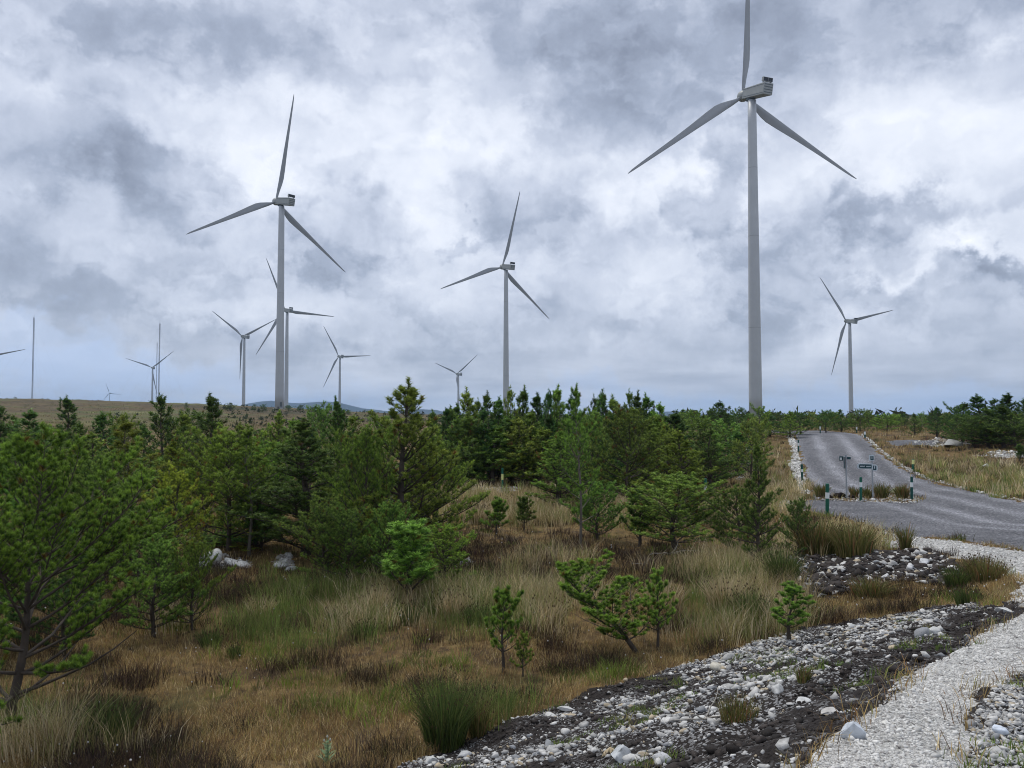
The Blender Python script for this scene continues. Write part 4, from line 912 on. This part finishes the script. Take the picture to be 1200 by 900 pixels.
for (u, vb, vt, wp, form, tone, lab) in HT:
    tree_px(u, vb, vt, wp, form, tone, lab, quality='near' if form == 'sapling' and vb > 700 else None)
p = hit(748, 762); root = place_tree(p[0], p[1], 1.0 * (top_z((p[0], p[1], 0), 668)), 1.25, 'round', 'bright', 'wind bent pine leaning far to the left over brown heather', meshes=LEAN, rz=0)

# belts of pines: ordinals only inside each named row
ORD = ['first', 'second', 'third', 'fourth', 'fifth', 'sixth', 'seventh', 'eighth', 'ninth', 'tenth', 'eleventh', 'twelfth', 'thirteenth', 'fourteenth', 'fifteenth', 'sixteenth', 'seventeenth', 'eighteenth', 'nineteenth', 'twentieth']
TONEW = {'dark': 'dark', 'mid': 'mid green', 'bright': 'bright green', 'yellow': 'yellow green', 'blue': 'bluish', 'olive': 'olive', 'vdark': 'very dark'}
def belt(name, items, group):
    for i, (u, vb, vt, wp, form, tone) in enumerate(sorted(items)):
        tree_px(u, vb, vt, wp, form, tone, f'{TONEW[tone]} pine, {ORD[i]} from left {name}', group)
tops = [(505, 482), (521, 478), (534, 474), (548, 458), (560, 470), (572, 461), (584, 468), (596, 457), (612, 455), (628, 463), (641, 459), (653, 453), (668, 464), (696, 466), (708, 459), (722, 466), (737, 459), (748, 460), (761, 464), (772, 474)]
belt('in the central skyline row', [(u, 559 + (i * 7) % 9, v, 34 + (i * 5) % 16, ('slim', 'cone', 'slim')[i % 3], ('dark', 'vdark', 'dark', 'mid')[i % 4]) for i, (u, v) in enumerate(tops)], 'tall pines of the central belt skyline')
belt('in the central front row', [(u, (570 if u < 660 else 582) + (i * 5) % 8 * (u > 660), 490 + (i * 11) % 20, 58 + (i * 7) % 22, ('cone', 'round', 'cone')[i % 3], ('mid', 'dark', 'olive', 'mid')[i % 4]) for i, u in enumerate((536, 556, 612, 632, 690, 716, 758, 782))], 'front pines of the central belt')
belt('in the central second row', [(u, 565 + (i * 5) % 6, 478 + (i * 7) % 12, 50 + (i * 7) % 16, ('cone', 'slim')[i % 2], ('dark', 'mid', 'vdark')[i % 3]) for i, u in enumerate((528, 545, 566, 600, 624, 648, 676, 700, 724, 744, 768, 788))], 'second row pines of the central belt')
belt('in the row under the left slope', [(u, 552 + (i * 7) % 22, (488, 503, 496, 508, 492, 500, 485)[i % 7], 40 + (i * 7) % 26, ('cone', 'round', 'cone')[i % 3], ('dark', 'mid', 'dark', 'mid', 'olive')[i % 5]) for i, u in enumerate((12, 52, 92, 106, 142, 168, 212, 232, 262, 280, 300, 340, 362, 380, 412, 430, 446, 492))], 'low pines at the foot of the left slope')
belt('in the thicket left of centre', [(u, 604 + (i * 11) % 40, 515 + (i * 17) % 42, 70 + (i * 9) % 40, ('round', 'cone', 'round', 'sparse')[i % 4], ('mid', 'olive', 'mid', 'bright', 'mid')[i % 5]) for i, u in enumerate((20, 60, 100, 128, 175, 200, 240, 300, 318, 380, 400, 440, 452))], 'bushy pines of the middle thicket')
belt('in the left thicket fringe', [(u, (672 + (i * 7) % 26) if not 225 < u < 350 else 642, 600 + (i * 13) % 30, 56 + (i * 9) % 30, ('round', 'juvenile', 'round')[i % 3], ('mid', 'bright', 'mid', 'yellow', 'dark')[i % 5]) for i, u in enumerate((110, 190, 250, 300, 385, 440, 520))], 'low fringe pines of the left thicket')
belt('behind the climbing road edge', [(u, 508 + (i * 5) % 9, 480 + (i * 3) % 7, 24 + (i * 5) % 14, ('cone', 'round')[i % 2], ('dark', 'mid', 'dark')[i % 3]) for i, u in enumerate((800, 812, 826, 838, 856, 866, 878, 890, 902, 914, 926, 938))], 'young pines behind the left edge of the road')
belt('between central belt and road', [(u, 535 + (i * 11) % 34, 498 + (i * 9) % 18, 50 + (i * 9) % 24, ('round', 'cone')[i % 2], ('mid', 'dark', 'olive', 'mid')[i % 4]) for i, u in enumerate((792, 806, 818, 838, 852, 864, 880))], 'bushy pines between the central belt and the road')
belt('beyond the road crest', [(u, 500 + (i * 3) % 4, 483 + (i * 2) % 5, 14 + (i * 5) % 10, ('cone', 'round')[i % 2], ('dark', 'mid', 'dark', 'olive')[i % 4]) for i, u in enumerate((944, 952, 960, 978, 996, 1018, 1028, 1050, 1060, 1080, 1090, 1108, 1118))], 'distant young pines beyond the road crest')
belt('on the left slope crest', [(u, 482.6 + (u - 300) * .03, v, wp, 'round', 'dark') for u, v, wp in ((218, 471.5, 5), (270, 473, 13), (298, 475.5, 6), (309, 475.5, 10), (338, 476, 10), (352, 475.5, 11), (366, 477.5, 8), (373, 477.5, 8), (383, 478.5, 7), (393, 479, 7), (409, 481, 7))], 'tiny pines on the far slope crest')
# far-off woods that read as one mass
def far_wood():
    V = []; T = []; C = []; r = np.random.default_rng(21); b = 0
    Ps = []; 
    for _ in range(2600):
        y = r.uniform(150, 900); u = r.uniform(-60, 1260); x = (u - 600) / F * y
        Ps.append((x, y))
    Ps = np.array(Ps); keep = (fbm(Ps[:, 0] * .02, Ps[:, 1] * .02, 90, 3) > .53); Ps = Ps[keep]; z = H(Ps[:, 0], Ps[:, 1])
    for (x, y), zz in zip(Ps, z):
        hh = r.uniform(.6, 2.0) * (1.2 if x > 0 else .7); n = 26; o = np.column_stack([r.normal(0, hh * .55, n), r.normal(0, hh * .55, n), r.uniform(0, 1, n) ** 1.2 * hh]); o[:, :2] *= (1.1 - o[:, 2:3] / hh)
        s = hh * .32; d = r.normal(size=(n, 3)) * s; e = r.normal(size=(n, 3)) * s; p = o + [x, y, zz]
        V.append(np.stack([p, p + d, p + e], 1).reshape(-1, 3)); C.append(np.repeat(np.array([[.050, .062, .026]]) * r.uniform(.6, 1.5) * r.uniform(.8, 1.2, (n, 1)), 3, 0))
    V = np.concatenate(V); C = np.concatenate(C); link('scrub', mesh_np('scrub', V, np.arange(len(V)).reshape(-1, 3), [M['blade']], {'tint': C}), kind='stuff')
far_wood()

# ------------------------------------------------------------------ grasses, heather, rushes
def blades(P, Z, hts, wid, lean, cols, r, seg=2, az=None):
    n = len(P); a = r.uniform(0, 6.283, n); f = r.uniform(0, 6.283, n) if az is None else az; s = np.stack([np.cos(a), np.sin(a), np.zeros(n)], -1) * (wid / 2)[:, None]
    d = np.stack([np.cos(f), np.sin(f), np.zeros(n)], -1) * (hts * lean)[:, None]; up = np.array([0, 0, 1.]) * hts[:, None]; o = np.stack([P[:, 0], P[:, 1], Z - .01], -1)
    m = o + up * .55 + d * .3; tp = o + up * np.sqrt(np.clip(1 - .4 * lean ** 2, .3, 1))[:, None] + d
    V = np.stack([o - s, o + s, m - s * .8, m + s * .8, tp], 1).reshape(-1, 3); b = (np.arange(n) * 5)[:, None, None]
    T = (np.array([[0, 1, 3], [0, 3, 2], [2, 3, 4]])[None] + b).reshape(-1, 3); return V, T, np.repeat(cols, 5, 0)
def mixcol(n, r, opts, wts):
    k = r.choice(len(opts), n, p=np.array(wts) / sum(wts)); return np.array(opts)[k] * r.uniform(.7, 1.3, (n, 1))
def sample(n, r, w0, w1, pw=1.0):
    """ground points, denser near the camera"""
    wv = (w0 ** -pw + r.random(n) * (w1 ** -pw - w0 ** -pw)) ** (-1 / pw); s = r.uniform(-.70, .70, n); return s * wv, wv - 8
def region(u, v, ells):
    m = np.zeros(u.shape)
    for (cu, cv, ru, rv) in ells: m = np.maximum(m, np.clip(1.5 - 1.0 * np.hypot((u - cu) / ru, (v - cv) / rv), 0, 1))
    return m
def field(name, n, seed, w0, w1, dens, ht, wid, lean, cols, wts, clump=1, crad=.1, pw=1.0, upr=False, rub=1.0):
    r = np.random.default_rng(seed); nc = n // clump; XS = []; YS = []; got = 0
    for _ in range(14):
        x, y = sample(max(nc * 2, 8000), r, w0, w1, pw); z0 = H0(x, y); u, v = project(np.stack([x, y, z0], -1))
        ok = (u > -60) & (u < 1260) & (v < 940) & (r.random(len(x)) < dens(u, v, x, y)); x, y = x[ok], y[ok]; road, wh, rb = masks(x, y)
        ok = r.random(len(x)) < 1 - np.maximum(np.maximum(road, wh), rb * rub); XS.append(x[ok]); YS.append(y[ok]); got += ok.sum()
        if got >= nc: break
    x, y = np.concatenate(XS)[:nc], np.concatenate(YS)[:nc]
    cc = mixcol(len(x), r, cols, wts) * r.uniform(.7, 1.4, (len(x), 1)) * (.72 + .56 * n3(x, y, 91, .7))[:, None]; hs = r.uniform(.6, 1.4, len(x)); X = np.repeat(x, clump); Y = np.repeat(y, clump); k = len(X)
    ox = r.normal(0, crad, k); oy = r.normal(0, crad, k); X = X + ox; Y = Y + oy; Z = H(X, Y); d = np.hypot(X, Y); grow = np.clip(d / 14, 1, 12)
    h = r.uniform(*ht, k) * np.repeat(hs, clump); wd = wid * grow * r.uniform(.7, 1.3, k); col = np.repeat(cc, clump, 0) * r.uniform(.75, 1.25, (k, 1))
    az = np.arctan2(oy, ox) + r.normal(0, .6, k) if upr else None
    V, T, C = blades(np.stack([X, Y], -1), Z, h, wd, r.uniform(*lean, k), col, r, az=az)
    return link(name, mesh_np(name, V, T, [M['blade']], {'tint': C}), kind='stuff')
BROWN = [(.35, .24, .095), (.47, .36, .17), (.13, .085, .045), (.25, .235, .07), (.62, .50, .29), (.26, .15, .065)]
FARC = [(.11, .10, .035), (.15, .12, .045), (.09, .12, .03), (.14, .18, .045), (.06, .05, .025), (.20, .19, .08)]
n3 = lambda x, y, k, s: fbm(x * s, y * s, k, 3)
field('bog_sedge', 260000, 1, 10, 45, lambda u, v, x, y: np.clip(.55 + (n3(x, y, 71, .9) - .5) * 2.2, .12, 1), (.05, .15), .0045, (.2, 1.1), BROWN, [5, 3, 3, 2, 1.5, 2], 5, .06)
field('moor_grass', 90000, 2, 35, 110, lambda u, v, x, y: np.clip(.6 + (n3(x, y, 72, .25) - .5) * 2.5, .1, 1), (.10, .32), .005, (.2, .9), BROWN + [(.16, .17, .05), (.12, .14, .045)], [4, 3, 2, 2, 2, 2, 3, 3], 6, .15)
field('moor_grass', 60000, 3, 90, 420, lambda u, v, x, y: np.clip(.6 + (n3(x, y, 73, .08) - .5) * 2.5, .1, 1), (.2, .5), .007, (.2, .9), FARC, [4, 3, 3, 3, 3, 1], 6, .5)
STRAW = [(.56, .45, .26), (.42, .32, .17), (.66, .56, .37), (.33, .28, .11), (.27, .31, .10)]
SR = [(620, 596, 100, 20), (740, 600, 60, 14), (330, 728, 120, 17), (190, 885, 90, 12), (60, 880, 50, 16), (480, 712, 110, 16), (660, 690, 60, 30), (800, 705, 110, 26), (870, 690, 70, 30), (700, 730, 90, 20), (850, 735, 80, 16), (1160, 565, 60, 16), (1120, 545, 60, 8), (900, 585, 40, 20), (850, 605, 60, 14), (980, 640, 60, 12), (890, 545, 30, 20), (120, 575, 60, 12)]
field('straw_grass', 72000, 4, 13, 70, lambda u, v, x, y: region(u, v, SR) * np.clip(.45 + (n3(x, y, 74, .8) - .5) * 3, 0, 1), (.25, .62), .0055, (.15, .75), STRAW, [4, 3, 2.4, 3, 3], 14, .10, upr=True)
GR = [(300, 740, 90, 20), (395, 705, 80, 26), (560, 720, 60, 24), (470, 690, 90, 14), (880, 690, 60, 30), (430, 735, 30, 20), (820, 690, 60, 16), (700, 835, 60, 12), (620, 845, 80, 14), (1150, 570, 70, 12), (880, 740, 60, 10), (1090, 505, 60, 8), (30, 850, 30, 12)]
GREEN = [(.13, .19, .042), (.18, .25, .06), (.24, .27, .08), (.09, .13, .04), (.32, .28, .12)]
field('green_grass', 42000, 5, 13, 60, lambda u, v, x, y: region(u, v, GR) * np.clip(.5 + (n3(x, y, 75, 1.1) - .5) * 3, 0, 1), (.18, .50), .005, (.1, .55), GREEN, [4, 3, 2, 2, 2], 14, .09, upr=True)
field('heather', 130000, 6, 12, 70, lambda u, v, x, y: np.clip(region(u, v, [(500, 668, 90, 22), (600, 680, 90, 16), (780, 668, 80, 14), (260, 690, 70, 18), (640, 652, 80, 9), (560, 645, 70, 8), (380, 690, 60, 14), (1120, 550, 60, 10), (1170, 548, 40, 8), (120, 850, 60, 20), (90, 880, 60, 16)]) * .9 + np.clip((n3(x, y, 76, 1.5) - .58) * 9, 0, .9), 0, 1), (.10, .26), .006, (.1, .7), [(.055, .036, .026), (.040, .028, .022), (.085, .050, .038), (.060, .058, .022), (.11, .085, .07)], [4, 3, 2, 2, 1], 22, .11, upr=True)
field('tiny_rubble_plants', 5200, 8, 10, 20, lambda u, v, x, y: (masks(x, y)[2] > .5) * (n3(x, y, 78, 1.6) > .62) * 1.0, (.03, .08), .006, (.2, .8), GREEN, [3, 3, 2, 1, 1], 20, .04, rub=0.0)
field('low_shrubs', 22000, 12, 15, 60, lambda u, v, x, y: np.clip((n3(x, y, 79, 1.2) - .60) * 9, 0, 1) * (v < 850), (.08, .24), .008, (.2, .8), [(.16, .22, .04), (.22, .27, .05), (.10, .14, .035)], [3, 2, 2], 26, .09, upr=True)
def cotton():
    r = np.random.default_rng(9); x, y = sample(2600, r, 14, 60, 1.0); z = H(x, y); u, v = project(np.stack([x, y, z], -1)); a, b_, c = masks(x, y); ok = (a + b_ + c < .1) & (fbm(x * .5, y * .5, 80, 3) > .5); x, y, z = x[ok][:850], y[ok][:850], z[ok][:850]
    P = np.stack([x, y], -1); n = len(x); B = I1[0]; S = r.uniform(.006, .013, n) * np.clip(np.hypot(x, y) / 14, 1, 3); V = B[None] * S[:, None, None] + np.stack([x, y, z + r.uniform(.10, .24, n)], -1)[:, None]
    T = (I1[1][None] + (np.arange(n) * len(B))[:, None, None]).reshape(-1, 3); link('bog_cotton', mesh_np('bog_cotton', V.reshape(-1, 3), T, [M['blade']], {'tint': np.full((n * len(B), 3), .72)}), kind='stuff')
cotton()

def tuft_mesh(seed, ht, rad, n, cols, wts, lean=(.05, .45), wid=.006, heads=True):
    r = np.random.default_rng(seed); a = r.uniform(0, 6.28, n); q = np.sqrt(r.random(n)) * rad; P = np.stack([np.cos(a) * q, np.sin(a) * q], -1)
    h = ht * r.uniform(.55, 1.0, n) * (1 - .25 * q / rad); cc = mixcol(n, r, cols, wts); V, T, C = blades(P, np.zeros(n), h, np.full(n, wid), lean[0] + (lean[1] - lean[0]) * q / rad * r.uniform(.5, 1.5, n), cc, r, az=a + r.normal(0, .4, n))
    if heads:                                                        # small brown seed heads near the blade tips
        k = r.choice(n, n // 7, replace=False); tips = V.reshape(n, 5, 3)[k]; c = tips[:, 4] * .88 + tips[:, 2] * .12; s = min(wid * 1.1, .012)
        HV = (c[:, None] + np.array([[-s, 0, 0], [s, 0, 0], [0, 0, s * 3.2], [0, s, s], [0, -s, s]])[None]).reshape(-1, 3); b = (np.arange(len(k)) * 5)[:, None, None] + len(V)
        HT_ = (np.array([[0, 1, 2], [3, 4, 2], [0, 4, 1]])[None] + b).reshape(-1, 3); V = np.concatenate([V, HV]); T = np.concatenate([T, HT_]); C = np.concatenate([C, np.full((len(HV), 3), (.085, .055, .030))])
    return mesh_np('rush_clump', V, T, [M['blade']], {'tint': C})
RG = ([(.085, .125, .036), (.115, .165, .042), (.17, .18, .06), (.045, .065, .024)], [4, 3, 2, 2]); RO = ([(.17, .17, .05), (.26, .21, .09), (.30, .14, .07), (.10, .12, .035)], [3, 3, 1, 3]); RS = ([(.56, .46, .29), (.44, .33, .18), (.22, .21, .08)], [4, 3, 2])
RUSH = [(522, 868, 775, 70, RG, 'tall dark green rush clump in the foreground above the rubble bank', 900), (560, 860, 790, 30, RO, 'thin brown headed rush clump leaning beside the tall dark green clump', 200),
        (865, 848, 806, 62, RO, 'low dark rush tuft growing on the rubble bank', 350), (942, 808, 772, 22, RO, 'small brown reddish grass tuft on the rubble bank crest', 120), (1061, 646, 606, 14, RO, 'narrow rush clump standing on the white verge by the side road', 200),
        (960, 650, 598, 70, RO, 'olive brown rush clump before the nearest green post', 800), (1000, 652, 602, 60, RO, 'olive rush clump left of the white verge', 700), (918, 690, 632, 44, RG, 'green rush clump left of the stone pile', 600), (1020, 700, 668, 60, RO, 'brown grass tuft at the foot of the stone pile', 400),
        (1155, 683, 645, 60, RO, 'rounded olive rush clump on the verge near the right edge', 700), (1120, 690, 655, 30, RG, 'dark leafy rush clump left of the rounded one near the right edge', 400), (1135, 712, 682, 40, RG, 'green rush clump behind the far end of the rubble bank', 400),
        (1033, 584, 561, 20, RO, 'rush clump right of the viewer facing signpost', 300), (1057.5, 584.5, 562, 18, RO, 'rush clump left of the dark teal marker post', 300), (1016, 584, 566, 13, RO, 'small rush clump between the green marker post and the right signpost', 200), (1001, 583, 566, 12, RO, 'reddish rush clump right of the edge-on signpost', 150), (963, 583, 562, 18, RO, 'rush clump at the left end of the gravel island', 250),
        (425, 750, 720, 34, RG, 'dark green tuft in the middle of the brown bog', 250), (480, 730, 700, 30, RG, 'upright green tuft below the juvenile pine', 250), (247, 756, 728, 34, RG, 'green rush tuft right of the broad near pine', 260), (395, 735, 705, 26, RG, 'green tuft left of the upright one below the juvenile pine', 200), (305, 725, 692, 40, RS, 'bleached straw tuft leaning over below the white rocks', 300), (275, 768, 750, 16, RG, 'small dark tussock right of the broad near pine tips', 150),
        (560, 735, 700, 40, RG, 'green grass clump in the middle of the straw band', 300), (640, 730, 694, 60, RS, 'straw clump between sapling and leaning pine', 400), (850, 720, 662, 60, RS, 'tall straw clump right of the leaning pine', 450), (880, 735, 680, 60, RG, 'green tall grass clump above the rubble bank', 500), (780, 715, 672, 60, RS, 'straw clump behind the leaning pine', 400), (60, 880, 835, 70, RS, 'bleached grass tangle under the broad near pine', 500), (120, 870, 800, 90, RG, 'dark rush mound under the limbs of the broad near pine', 700),
        (440, 715, 680, 50, RS, 'pale straw clump left of the juvenile pine foot', 350), (530, 720, 685, 50, RS, 'pale straw clump right of the juvenile pine foot', 350), (650, 590, 562, 34, RS, 'pale straw clump in the clearing left of the tall thin pine', 300), (600, 600, 575, 30, RS, 'pale straw clump between the two neat small pines', 260), (720, 600, 578, 30, RS, 'pale straw clump right of the tall thin pine', 250), (560, 612, 585, 34, RS, 'pale straw clump left of the two neat small pines', 260)]
for i, (u, vb, vt, wp, (cols, wts), lab, n) in enumerate(RUSH):
    p = ground(u, vb); h = max(.12, top_z(p, vt) - p[2]); rd = wp / F * p[1] * .5
    o = link('rush_clump' if cols is not RS[0] else 'grass_clump', tuft_mesh(700 + i, h * 1.05, rd * .62, n, cols, wts, (.05, .5 if h > rd else .9), wid=max(.005, .0009 * p[1])), label=lab, cat='rush clump' if cols is not RS[0] else 'grass clump', group='rush and grass clumps'); o.location = p

def thistle():
    p = ground(383, 903); root = empty('thistle', p, 0, label='pale green thistle at the bottom edge left of the rubble bank', cat='thistle'); b = MB(); h = top_z(p, 865) - p[2]; b.tube([(0, 0, 0), (.01, 0, h * .5), (.0, .01, h)], [.006, .005, .003], 5)
    m1 = simple('thistle_leaf', (.16, .24, .11), .7); b.build('stem', m1, root); l = MB(); py = random.Random(2)
    for i in range(22):
        a = i * 2.4; z = h * (.08 + .85 * i / 22); L = .11 * (1.1 - i / 26); c, s = math.cos(a), math.sin(a)
        for k in range(3):
            t0, t1 = k / 3, (k + 1) / 3; w0, w1 = .016 * (1 - t0) + .004, .016 * (1 - t1) + .002
            pa = Vector((c * L * t0, s * L * t0, z + L * .5 * t0)); pb = Vector((c * L * t1, s * L * t1, z + L * .5 * t1)); n = Vector((-s, c, 0)); l.add([pa - n * w0, pa + n * w0, pb + n * w1 * 1.5, pb - n * w1 * 1.5], [(0, 1, 2, 3)])
    l.build('leaf', m1, root); hd = MB(); 
    for (x, y, z) in ((0, .01, h), (.03, .0, h * .9), (-.03, .01, h * .86)): hd.tube([(x, y, z), (x, y, z + .012), (x, y, z + .025)], [.005, .011, .006], 8)
    hd.build('flower_head', simple('thistle_head', (.42, .42, .36), .8), root)
thistle()
def deadwood(u, v, L, seed, label, rz, mat='deadwood'):
    p = ground(u, v); py = random.Random(seed); b = MB()
    for k in range(5):
        a = py.uniform(-.5, .5) + (3.14 if k % 2 else 0); P = [Vector((0, 0, .02))]; e = py.uniform(.05, .5)
        for i in range(5): a += py.uniform(-.35, .35); P.append(P[-1] + Vector((math.cos(a) * math.cos(e), math.sin(a) * math.cos(e), math.sin(e))) * L / 5 * (1 if k < 2 else .55)); e += py.uniform(-.3, .15)
        b.tube(P, [L * .022 * (1 - i / 6.5) for i in range(6)], 6)
    o = b.build('dead_branch', M[mat], None, smooth=True, label=label, cat='dead branch'); o.location = p; o.rotation_euler = (0, 0, rz)
deadwood(785, 652, .9, 3, 'bleached dead branches in the pines above the leaning pine', .2)
deadwood(820, 662, .8, 4, 'bleached dead twigs left of the stone pile', .8)
deadwood(825, 862, .30, 5, 'thin pale twig lying on the rubble bank', .5)
deadwood(755, 668, .4, 8, 'short grey dead stub standing in the heather', 1.5)
for i, (u, v, wp) in enumerate(((985, 584, 18), (998, 584, 10), (972, 585, 10))):
    p = ground(u, v); V = rock_shape(70 + i, I3, 3) * (wp / F * p[1] / 2); V[:, 2] *= .9; V += np.random.default_rng(i).normal(size=V.shape) * .02
    o = link('peat_clod', mesh_np('peat_clod', V, I3[1], [M['peat']]), label=('largest dark peat clod at the foot of the edge-on signpost', 'small dark peat clod right of the edge-on signpost', 'dark peat clod left of the largest one on the gravel island')[i], cat='peat clod', group='dark peat clods on the gravel island'); o.location = (p[0], p[1], p[2] + .03)

# ------------------------------------------------------------------ haze
def haze():
    m = bpy.data.materials.new('haze_air'); m.use_nodes = True; t = NT(m.node_tree); t.N.clear(); o = t.n('ShaderNodeOutputMaterial'); v = t.n('ShaderNodeVolumePrincipled')
    v.inputs['Color'].default_value = (.42, .66, 1.0, 1); v.inputs['Density'].default_value = 9.0e-5; v.inputs['Anisotropy'].default_value = .2; t.L.new(v.outputs[0], o.inputs['Volume'])
    m.volume_intersection_method = 'FAST' if hasattr(m, 'volume_intersection_method') else None
    b = MB(); b.box((0, 3500, 65), (26000, 8400, 170)); b.build('haze', m, kind='stuff')
try: haze()
except Exception as ex: print('haze', ex)
